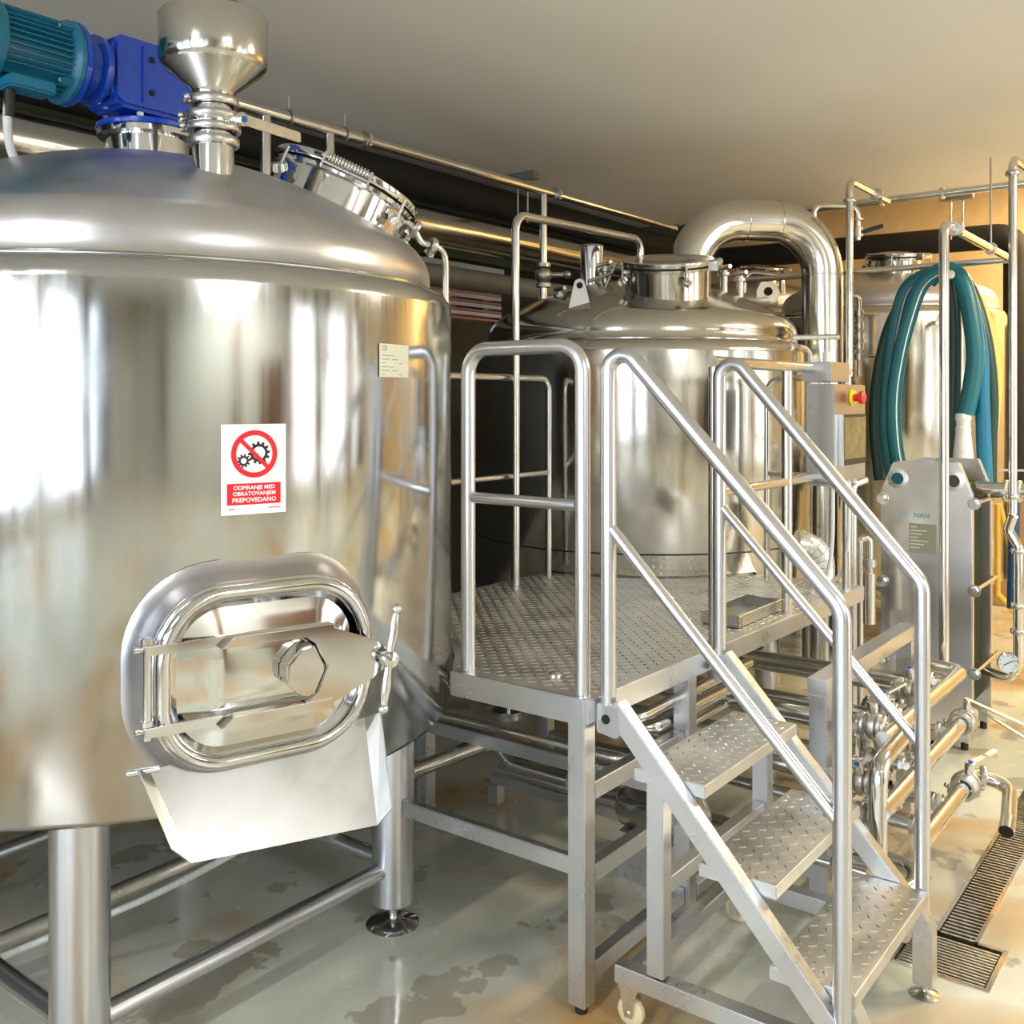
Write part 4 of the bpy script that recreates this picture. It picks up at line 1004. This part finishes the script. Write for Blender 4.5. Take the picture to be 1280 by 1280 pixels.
# instrument column right of kettle
ic = thing('instrument_column', 'slim vertical tube stack of small valves beside the tall tank', 'valve stack', at_d(1074, 460, 5.9))
a = at_d(1074, 368, 5.9); b = at_d(1074, 470, 5.9)
MB().tube([at_d(1064, 372, 5.9), a+Z_*.03, b], .013, fillet=.03, n=10).build('tube', 'cast_steel', ic)
for py in (392, 407, 420, 433, 446):
    c_ = at_d(1074, py, 5.9); m_ = MB(); m_.cyl(c_-Z_*.02, c_+Z_*.02, .026, 12); m_.cyl(c_, c_+Vector((.07 if py in (392, 446) else -.06, .05 if py in (392, 446) else -.05, 0)), .009, 8)
    m_.build('valve', 'cast_steel', ic)
# cross arm with white bottle fitting near duct
m_ = thing('sampling_arm', 'horizontal steel arm with a white fitting beside the exhaust duct', 'pipe', at_d(1030, 420, 5.0))
MB().tube([at_d(990, 422, 5.0), at_d(1049, 421, 5.0)], .014, n=12).build('arm', 'rail_steel', m_)
MB().cyl(at_d(1033, 462, 5.0), at_d(1033, 440, 5.0), .018, 12).build('white_fitting', 'white_plastic', m_)
MB().cyl(at_d(1033, 440, 5.0), at_d(1033, 424, 5.0), .010, 10).build('stem', 'cast_steel', m_)

# ------------------------------------------------------------------ hanging hoses
HY = 5.80
def hose(name, label, pts, r, mat, dy=0, stripe=False):
    P_ = smooth_path([at_y(px, py, HY+dy+(o if len(q) else 0)) for px, py, *q in pts for o in [q[0] if q else 0]], 6)
    t = thing(name, label, 'hose', P_[0], 'hoses hanging over the dark pipe' if False else None)
    MB().tube(P_, r, n=14).build('tube', mat, t)
    if stripe:
        m_ = MB()
        for i in range(2, len(P_)-2):
            tt = (P_[i+1]-P_[i]).normalized(); sd = tt.cross(-Y_).normalized(); fwd = (-Y_*.8-sd*.6*(1 if stripe == 1 else -1)).normalized()
            for u_ in (0, .33, .66):
                p = P_[i].lerp(P_[i+1], u_)+fwd*(r+.0005); m_.obox(p, tt, tt.cross(fwd).normalized(), fwd, .006, .003, .001)
        m_.build('printed_stripe', 'sign_white', t, smooth=False)
    return t
hose('hose', 'teal hose loop with white dotted stripe, outermost left of the bundle', [(1176, 341), (1155, 345), (1133, 362), (1121, 400), (1113, 450), (1108, 510), (1110, 560), (1122, 610), (1150, 640)], .040, 'teal_hose', 0, 1)
hose('hose', 'teal hose with stripe curving down to the left front of the bundle', [(1186, 338), (1168, 342), (1150, 360), (1136, 400), (1126, 440), (1118, 490), (1118, 540), (1126, 590), (1145, 640)], .040, 'teal_hose', -.07, 1)
hose('hose', 'broad teal hose falling right of the upright pipe', [(1160, 352, 0), (1172, 340), (1188, 338), (1203, 352), (1213, 390), (1219, 440), (1215, 480), (1207, 517)], .046, 'teal_hose', -.05)
hose('hose', 'bright blue hose falling behind the right end of the heat exchanger', [(1168, 345), (1184, 336), (1200, 346), (1216, 385), (1226, 440), (1228, 500), (1230, 560), (1232, 620)], .038, 'blue_hose', .03)
hose('hose', 'dark teal hose just left of the yellow one', [(1176, 344), (1190, 338), (1208, 352), (1224, 390), (1235, 440), (1240, 500), (1238, 560), (1238, 620)], .034, 'green_hose', .12)
hose('hose', 'yellow hose hanging on the far right of the bundle', [(1184, 342), (1196, 340), (1215, 362), (1232, 400), (1243, 450), (1245, 490), (1242, 520), (1236, 590)], .032, 'yellow_hose', .20)
hose('hose', 'dark green hose hanging deepest on the left of the bundle', [(1160, 345), (1140, 360), (1116, 400), (1103, 440), (1095, 490), (1094, 540), (1100, 600)], .034, 'green_hose', .16)
hose('hose', 'very dark hose hanging behind the upright pipe', [(1160, 350), (1175, 342), (1188, 356), (1192, 400), (1192, 470), (1190, 540), (1186, 600)], .040, 'green_hose', .14)
hk = thing('hose_hook', 'pale knob ended hook holding the hoses on the pipe', 'hook', at_y(1188, 343, HY-.12))
m_ = MB(); m_.cyl(at_y(1188, 343, HY+.03), at_y(1188, 343, HY-.14), .018, 12); m_.ball(at_y(1188, 343, HY-.14), .024, 12); m_.build('peg', 'label_cream', hk)
hf = thing('hose_fitting', 'white hose end fitting with pale cone below the teal hose', 'hose fitting', at_y(1204, 560, HY-.06))
a = at_y(1204, 516, HY-.06)
MB().lathe([(0, .0), (.038, -.004), (.042, -.03), (.036, -.045), (.036, -.075), (.040, -.08), (.040, -.10), (0, -.10)], a, Z_, 20).build('collar', 'white_plastic', hf)
MB().lathe([(0, -.10), (.038, -.10), (.046, -.18), (.062, -.34), (0, -.34)], a, Z_, 24).build('cone', 'white_plastic', hf)

# ------------------------------------------------------------------ heat exchanger pipework
pipe('exchanger_top_pipe', 'thick steel pipe leaving the top right of the heat exchanger', [(HXX1-.05, 5.48, 1.245), (-.2, 5.48, 1.245), (.3, 5.2, 1.24)], .042, fillet=.08, n=20,
     rings=[((-1.06, 5.48, 1.245), X_), ((-1.00, 5.48, 1.245), X_)])
tv = thing('exchanger_valve', 'small butterfly valve on the thick pipe above the heat exchanger side', 'valve', (-1.03, 5.45, 1.29))
m_ = MB(); m_.cyl((-1.03, 5.48, 1.30), (-1.03, 5.48, 1.345), .012, 10); m_.build('stem', 'cast_steel', tv)
MB().beam((-1.09, 5.44, 1.35), (-.93, 5.52, 1.35), .02, .012).build('handle', 'lug_steel', tv, bevel=.003)
g0 = at_d(1273, 690, 4.75)
gp = pipe('gauge_pipe', 'down pipe at the right edge curving into the bottom of the heat exchanger', [(P3.x, P3.y, 1.15), (g0.x-.045, g0.y-.0, 1.08), (g0.x, g0.y, 1.0), (g0.x, g0.y, .36), (HXX1-.05, HXY0+.22, .36)], .023, fillet=[.03, .03, .10],
     rings=[((g0.x, g0.y, .98), Z_), ((g0.x, g0.y, .72), Z_), ((g0.x, g0.y, .60), Z_)])
ga = thing('pressure_gauge', 'round white dial pressure gauge on the down pipe at right', 'gauge', at_d(1260, 830, 4.55))
gc = at_d(1260, 829, 4.62); gd = (Vector((0, 0, 1.7))-gc); gd.z = 0; gd.normalize()
MB().lathe([(0, -.03), (.045, -.03), (.047, -.005), (.047, .004), (.041, .006), (.041, .002), (0, .002)], gc, gd, 32).build('case', 'mirror_steel', ga)
MB().lathe([(0, .0025), (.041, .0025)], gc, gd, 32).build('dial', 'gauge_face', ga)
s_ = gd.cross(Z_).normalized(); MB().beam(gc+gd*.004+s_*.02-Z_*.012, gc+gd*.004-s_*.025+Z_*.015, .003, .001, gd).build('needle', 'sign_black', ga)
MB().cyl(gc-gd*.02, gc-gd*.09, .010, 10).build('stem', 'cast_steel', ga)
m_ = MB(); 
for k in range(9):
    a_ = radians(-45+k*33.75); d_ = s_*cos(a_)+Z_*sin(a_); m_.beam(gc+gd*.0035+d_*.030, gc+gd*.0035+d_*.037, .002, .0006, gd)
m_.build('dial_mark', 'sign_black', ga)

# ------------------------------------------------------------------ pipe skid frame and manifold
sf = thing('pipe_skid_frame', 'square tube steel frame carrying the pipe manifold beside the stairs', 'frame', (-1.2, 3.7, 0))
for y in (3.28, 4.25): sq(MB(), -1.2, y, .02, .72, .06).build('leg', 'frame_steel', sf, bevel=.003)
MB().box((-1.235, 3.25, .72), (-1.165, 4.285, .775)).build('top_beam', 'frame_steel', sf, bevel=.003)
MB().box((-1.225, 3.31, .08), (-1.175, 4.22, .13)).build('bottom_beam', 'frame_steel', sf, bevel=.003)
MB().box((-2.60, 3.262, .10), (-1.23, 3.298, .14)).build('floor_beam', 'frame_steel', sf, bevel=.003)
MB().box((-2.60, 3.262, .72), (-1.236, 3.298, .76)).build('upper_beam', 'frame_steel', sf, bevel=.003) if False else None
for x in (-2.58,): sq(MB(), x, 3.28, .02, .10, .05).build('foot', 'frame_steel', sf)
HD = [('A', -1.0, .60, 3.30, 4.17), ('B', -.955, .45, 3.19, 4.10), ('C', -.885, .30, 3.45, 3.80)]
names = ['topmost', 'middle', 'lowest']
pipe('manifold_header', 'topmost gold-tinted header pipe of the manifold', [(-1.0, 3.30, .60), (-1.0, 4.32, .60), (-1.25, 4.40, .60)], .027, fillet=.06, n=18)
pipe('manifold_header', 'middle header pipe of the manifold, bent down at its near end', [(-.965, 3.13, .18+.10), (-.965, 3.13, .60-.02), (-.965, 3.42, .60), (-.958, 3.42, .60)][:3], .028, fillet=.07, n=20)
pipe('manifold_header', 'long middle header pipe ending in the two-handled valve', [(-.955, 3.12, .435), (-.955, 4.12, .45)], .027, n=18)
pipe('manifold_header', 'lowest header pipe of the manifold, nearest the drain', [(-.885, 3.28, .30), (-.885, 3.83, .30)], .027, n=18)
def bvalve(name, label, c, axis, up, r=.027, lever=.13, ldir=None, group=None, two=False, blue=False):
    ax = Vector(axis).normalized(); up = Vector(up).normalized(); c = Vector(c)
    t = thing(name, label, 'valve', c, group)
    b_ = MB().lathe([(r+.002, -.03), (r+.014, -.03), (r+.018, -.02), (r+.010, -.014), (r+.020, -.010), (r+.022, 0), (r+.020, .010), (r+.010, .014), (r+.018, .02), (r+.014, .03), (r+.002, .03)], c, ax, 22, close=True)
    b_.build('valve_body', 'cast_steel', t)
    s0 = c+up*(r+.016); MB().lathe([(0, 0), (.014, 0), (.018, .03), (.016, .045), (0, .047)], s0, up, 14).build('bonnet', 'lug_steel', t)
    s1 = s0+up*.044
    ld = Vector(ldir if ldir is not None else ax); ld = ld.normalized()
    if blue: MB().cyl(s1-up*.002, s1+up*.008, .009, 12).build('cap', 'blue_plastic', t)
    side = up.cross(ld).normalized()
    h = MB().beam(s1-ld*.018-up*.002, s1+ld*lever+up*.0, .026 if two else .020, .009, up)
    h.build('handle', 'lug_steel', t, bevel=.002)
    if two: MB().beam(s1-up*.012+ld*.01, s1+ld*lever*.9-up*.02+side*-.07, .018, .006, up).build('trigger', 'lug_steel', t, bevel=.002)
    if t: clamp_ring(t, c+ax*.035, ax, r+.003, .016, name='clamp', ang=1.2); clamp_ring(t, c-ax*.035, ax, r+.003, .016, name='clamp', ang=2.6)
    return t
bvalve('butterfly_valve', 'two-handled butterfly valve at the end of the middle header', (-.955, 4.15, .45), Y_, (.25, 0, 1), lever=.27, ldir=(.86, -.14, -.22), two=True, r=.03)
bvalve('butterfly_valve', 'butterfly valve above the drain with an open outlet elbow', (-.885, 3.88, .30), Y_, (.2, 0, 1), lever=.17, ldir=(.3, .95, .05), r=.03, blue=True)
pipe('outlet_elbow', 'open ended bent outlet pipe hanging over the drain channel', [(-.885, 3.91, .30), (-.885, 4.02, .30), (-.77, 4.06, .27), (-.74, 3.86, .22), (-.735, 3.80, .20)], .026, fillet=[.05, .05, .03], n=18,
     rings=[((-.86, 4.03, .295), (.9, .3, -.2))])
MB().lathe([(0, 0), (.024, 0)], (-.7349, 3.799, .1997), (.03, -.35, -.1), 20).build('bore', 'recess_shade', bpy.data.objects['outlet_elbow'])
for hx_, hz_, ys_ in ((-1.0, .60, (3.42, 3.62, 3.86, 4.08)), (-.955, .44, (3.30, 3.55, 3.80, 4.02)), (-.885, .30, (3.42, 3.66))):
    for k_, y_ in enumerate(ys_):
        for dx_ in (-.045,):
            rn_ = {.60: 'top', .44: 'middle', .30: 'lowest'}[hz_]
            pn_ = ['nearest the camera', 'second from the camera', 'third from the camera', 'farthest from the camera'][k_] if len(ys_) == 4 else ['nearest the camera', 'farthest from the camera'][k_]
            u_ = thing('pipe_union', 'shiny union joining the %s header to its cross pipe %s' % (rn_, pn_), 'union', (hx_+dx_, y_, hz_))
            MB().lathe([(.02, -.02), (.034, -.02), (.034, -.006), (.028, -.004), (.028, .004), (.034, .006), (.034, .02), (.02, .02)], (hx_+dx_, y_, hz_), X_, 8).build('nut', 'lug_steel', u_)
for i_, (y_, z0_, z1_, x_) in enumerate(((3.50, .30, .60, -1.16), (3.74, .30, .60, -1.20), (3.96, .30, .60, -1.14), (3.36, .16, .45, -1.14))):
    t_ = thing('branch_pipe', ['short upright branch pipe second nearest in the manifold', 'short upright branch pipe third nearest in the manifold', 'short upright branch pipe deepest in the manifold', 'short upright branch pipe nearest the stairs in the manifold'][i_], 'pipe', (x_, y_, z0_))
    MB().tube([(x_-.10, y_, z0_), (x_, y_, z0_), (x_, y_, z1_), (x_+.10, y_+.02, z1_)], .019, fillet=.045, n=12).build('tube', 'pipe_steel', t_)
    clamp_ring(t_, (x_, y_, (z0_+z1_)/2), Z_, .020, .02, name='clamp', ang=i_)
    clamp_ring(t_, (x_, y_, (z0_+z1_)/2-.07), Z_, .020, .02, name='clamp', ang=i_+1)
# cross pipes along X from beneath the platform to the manifold
cp_spec = [  # y, z, x0, x1, r
    (3.42, .60, -2.4, -1.02, .022), (3.62, .58, -2.5, -1.02, .019), (3.86, .62, -2.5, -1.02, .022), (4.08, .60, -2.2, -1.02, .019),
    (3.30, .45, -2.5, -.98, .024), (3.55, .44, -2.3, -.98, .02), (3.80, .45, -2.3, -.98, .02), (4.02, .44, -2.1, -.98, .019),
    (3.42, .30, -2.4, -.90, .021), (3.66, .30, -2.3, -.90, .021), (3.20, .20, -2.5, -1.02, .019), (3.35, .165, -2.4, -1.02, .024)]
rown = ['top', 'top', 'top', 'top', 'middle', 'middle', 'middle', 'middle', 'lowest', 'lowest', 'floor-level', 'floor-level']
posn = ['nearest the camera', 'second from the camera', 'third from the camera', 'farthest from the camera']*2+['nearest the camera', 'farthest from the camera']*2
for i, (y, z, x0, x1, r) in enumerate(cp_spec):
    pipe('manifold_pipe', 'thin cross pipe of the manifold, %s row, %s' % (rown[i], posn[i]), [(x0, y, z), (x1, y, z)], r, n=14,
         rings=[((-1.30, y, z), X_)] if i % 2 else [((-1.12, y, z), X_)])
vs_ = [(3.42, .60), (3.62, .58), (3.86, .62), (4.08, .60), (3.30, .45), (3.55, .44), (3.80, .45), (4.02, .44), (3.42, .30), (3.66, .30)]
for i, (y, z) in enumerate(vs_):
    up = (0, -.15, 1) if i not in (4, 8) else (0, -.6, .8)
    bvalve('butterfly_valve', 'butterfly valve on the %s row cross pipe %s' % (rown[i], posn[i]), (-1.07-.02*(i % 2), y, z), X_, up, r=.024, lever=.13, ldir=(.25, .95, .1) if i % 3 else (-.3, .9, .1), blue=(i in (1, 2, 4)))
# lower clamps and small bent drain pipe near stairs
pipe('bent_drain_pipe', 'thin pipe below the manifold bending down to the floor by the third step', [(-1.35, 3.14, .34), (-.965, 3.14, .33), (-.94, 3.14, .13)], .017, fillet=.05, n=14, rings=[((-1.04, 3.14, .332), X_), ((-1.10, 3.14, .333), X_)])
pipe('u_bend_pipe', 'gold-tinted U bend pipe low behind the third step', [(-1.15, 3.30, .12), (-.93, 3.30, .12), (-.93, 3.46, .14), (-1.1, 3.46, .15)], .026, fillet=.07, n=16)
pump = thing('transfer_pump', 'round steel transfer pump on the floor under the stairs', 'pump', (-1.72, 3.35, 0))
MB().lathe([(0, 0), (.07, 0), (.095, .02), (.095, .06), (.06, .07), (.06, .10), (.075, .10), (.075, .30), (.06, .32), (0, .32)], (-1.55, 3.10, .24), (-1, .1, 0), 28).build('pump_body', 'pipe_steel', pump)
MB().torus((-1.60, 3.105, .24), (-1, .1, 0), .082, .012, 28, 8).build('pump_ring', 'black_rubber', pump)
MB().box((-1.86, 3.06, 0), (-1.62, 3.20, .165)).build('pump_stand', 'frame_steel', pump, bevel=.003)

# ------------------------------------------------------------------ pipes under the deck, seen left of the platform leg
ub = [('under_deck_pipe', 'upper slim pipe just below the front edge of the deck', [(-2.6, 2.62, .735), (-1.53, 2.62, .735), (-1.53, 3.45, .735)], .018),
      ('under_deck_pipe', 'second thicker pipe below the front edge of the deck', [(-2.35, 2.78, .655), (-1.57, 2.78, .655), (-1.57, 3.4, .655)], .024),
      ('under_deck_pipe', 'thin rod pipe third from the top under the deck', [(-2.7, 2.68, .58), (-1.60, 2.68, .58), (-1.60, 3.4, .58)], .012)]
for n_, l_, p_, r_ in ub: pipe(n_, l_, p_, r_, n=14)
pipe('offset_pipe', 'thick pipe with an offset bend low behind the large tank', [(-2.70, 1.9, .32), (-2.58, 3.25, .32), (-2.42, 3.30, .26), (-1.3, 3.12, .255)], .030, fillet=[.05, .06], n=18) if False else \
pipe('offset_pipe', 'thick pipe with an offset bend low behind the large tank', [at_z(440, 992, .33), at_z(618, 925, .33), at_z(640, 955, .26), at_z(712, 975, .26)], .030, fillet=[.05, .08], n=18)
bb = at_z(638, 940, 0)
solo(MB().box((bb.x-.05, bb.y, 0), (bb.x+.04, bb.y+.12, .075)), 'cardboard_box', 'orange_paint', 'small orange brown box under the platform behind the pipes', 'box', bevel=.003)
# flexible conduit and tie under the tank
c_pts = [at_d(-20, 1205, 2.75), at_d(35, 1183, 2.78), at_d(90, 1160, 2.8), at_d(160, 1133, 2.84), at_d(230, 1100, 2.9), at_d(290, 1068, 3.0), at_d(340, 1040, 3.1)]
cs_ = smooth_path(c_pts, 8); m_ = MB().tube(cs_, .009, n=8)
for i in range(len(cs_)-1):
    for t in (0, .33, .66): m_.torus(cs_[i].lerp(cs_[i+1], t), cs_[i+1]-cs_[i], .009, .0018, 10, 5)
solo(m_, 'flexible_conduit', 'white_plastic', 'white ribbed flexible conduit sagging under the large tank', 'conduit')
bp_ = thing('dark_drain_pipe', 'dark steel pipe with a white tie running under the large tank', 'pipe', at_d(100, 1120, 2.9))
pa = at_d(-60, 1205, 2.75); pb = at_d(420, 1000, 3.5)
MB().tube([pa, pb], .028, n=16).build('tube', 'cast_steel', bp_)
MB().torus(pa.lerp(pb, .22), pb-pa, .030, .004, 20, 6).build('cable_tie', 'white_plastic', bp_)

# ------------------------------------------------------------------ background at far right
bk = thing('blue_pipe', 'upright dark blue pipe behind the heat exchanger at right', 'pipe', at_d(1262, 720, 6.2))
MB().tube([at_d(1268, 610, 6.3), at_d(1266, 760, 6.3)], .035, n=14).build('tube', 'blue_pipe_paint', bk)
yp_ = thing('yellow_stand', 'yellow painted metal stand behind the heat exchanger', 'stand', at_d(1250, 750, 6.6))
for a, b in (((1247, 630), (1247, 745)), ((1249, 630), (1282, 760)), ((1247, 742), (1290, 790))):
    MB().tube([at_d(*a, 6.6), at_d(*b, 6.6)], .018, n=10).build('leg', 'yellow_paint', yp_)
yd = thing('yellow_reel', 'yellow hose reel on the dark door behind the hoses', 'hose reel', at_y(1243, 553, FY-.1))
c_ = at_y(1243, 553, FY-.125)
MB().lathe([(.06, -.05), (.12, -.06), (.125, .06), (.06, .05)], c_, -Y_, 32, close=True).build('rim', 'yellow_paint', yd)
MB().cyl(c_-Y_*.07, c_+Y_*.06, .05, 16).build('hub', 'cast_steel', yd)
cbx = at_d(1255, 595, 8.4)
solo(MB().box((cbx.x-.16, cbx.y-.2, 0), (cbx.x+.30, cbx.y+.1, cbx.z+.12)), 'brown_cabinet', 'cardboard', 'brown cabinet standing by the far wall under the yellow reel', 'cabinet', bevel=.01)
kg = at_z(1262, 752, 0)

# ------------------------------------------------------------------ ceiling lamps
for x, y, z, c, e, lab in ((-.6, 8.4, HZ, (1, .74, .36), 130, 'long fluorescent ceiling lamp near the far wall'),
                           (.9, 5.2, CZ, (1, .90, .68), 110, 'long fluorescent ceiling lamp over the far half of the aisle'),
                           (2.3, 1.0, CZ, (.97, .97, 1), 85, 'added ceiling fill lamp over the near half of the aisle'),  # unseen fill lamp, added to brighten the near aisle
                           (-1.2, -1.6, CZ, (.95, .97, 1), 80, 'added ceiling fill lamp behind the camera')):  # fill light added out of view
    t = thing('ceiling_lamp', lab, 'lamp', (x, y, z-.02))
    MB().box((x-.08, y-.6, z-.05), (x+.08, y+.6, z)).build('housing', 'white_plastic', t)
    l = area('lamp_light', (x, y, z-.07), (0, 0, 0), .14, 1.2, e, c)
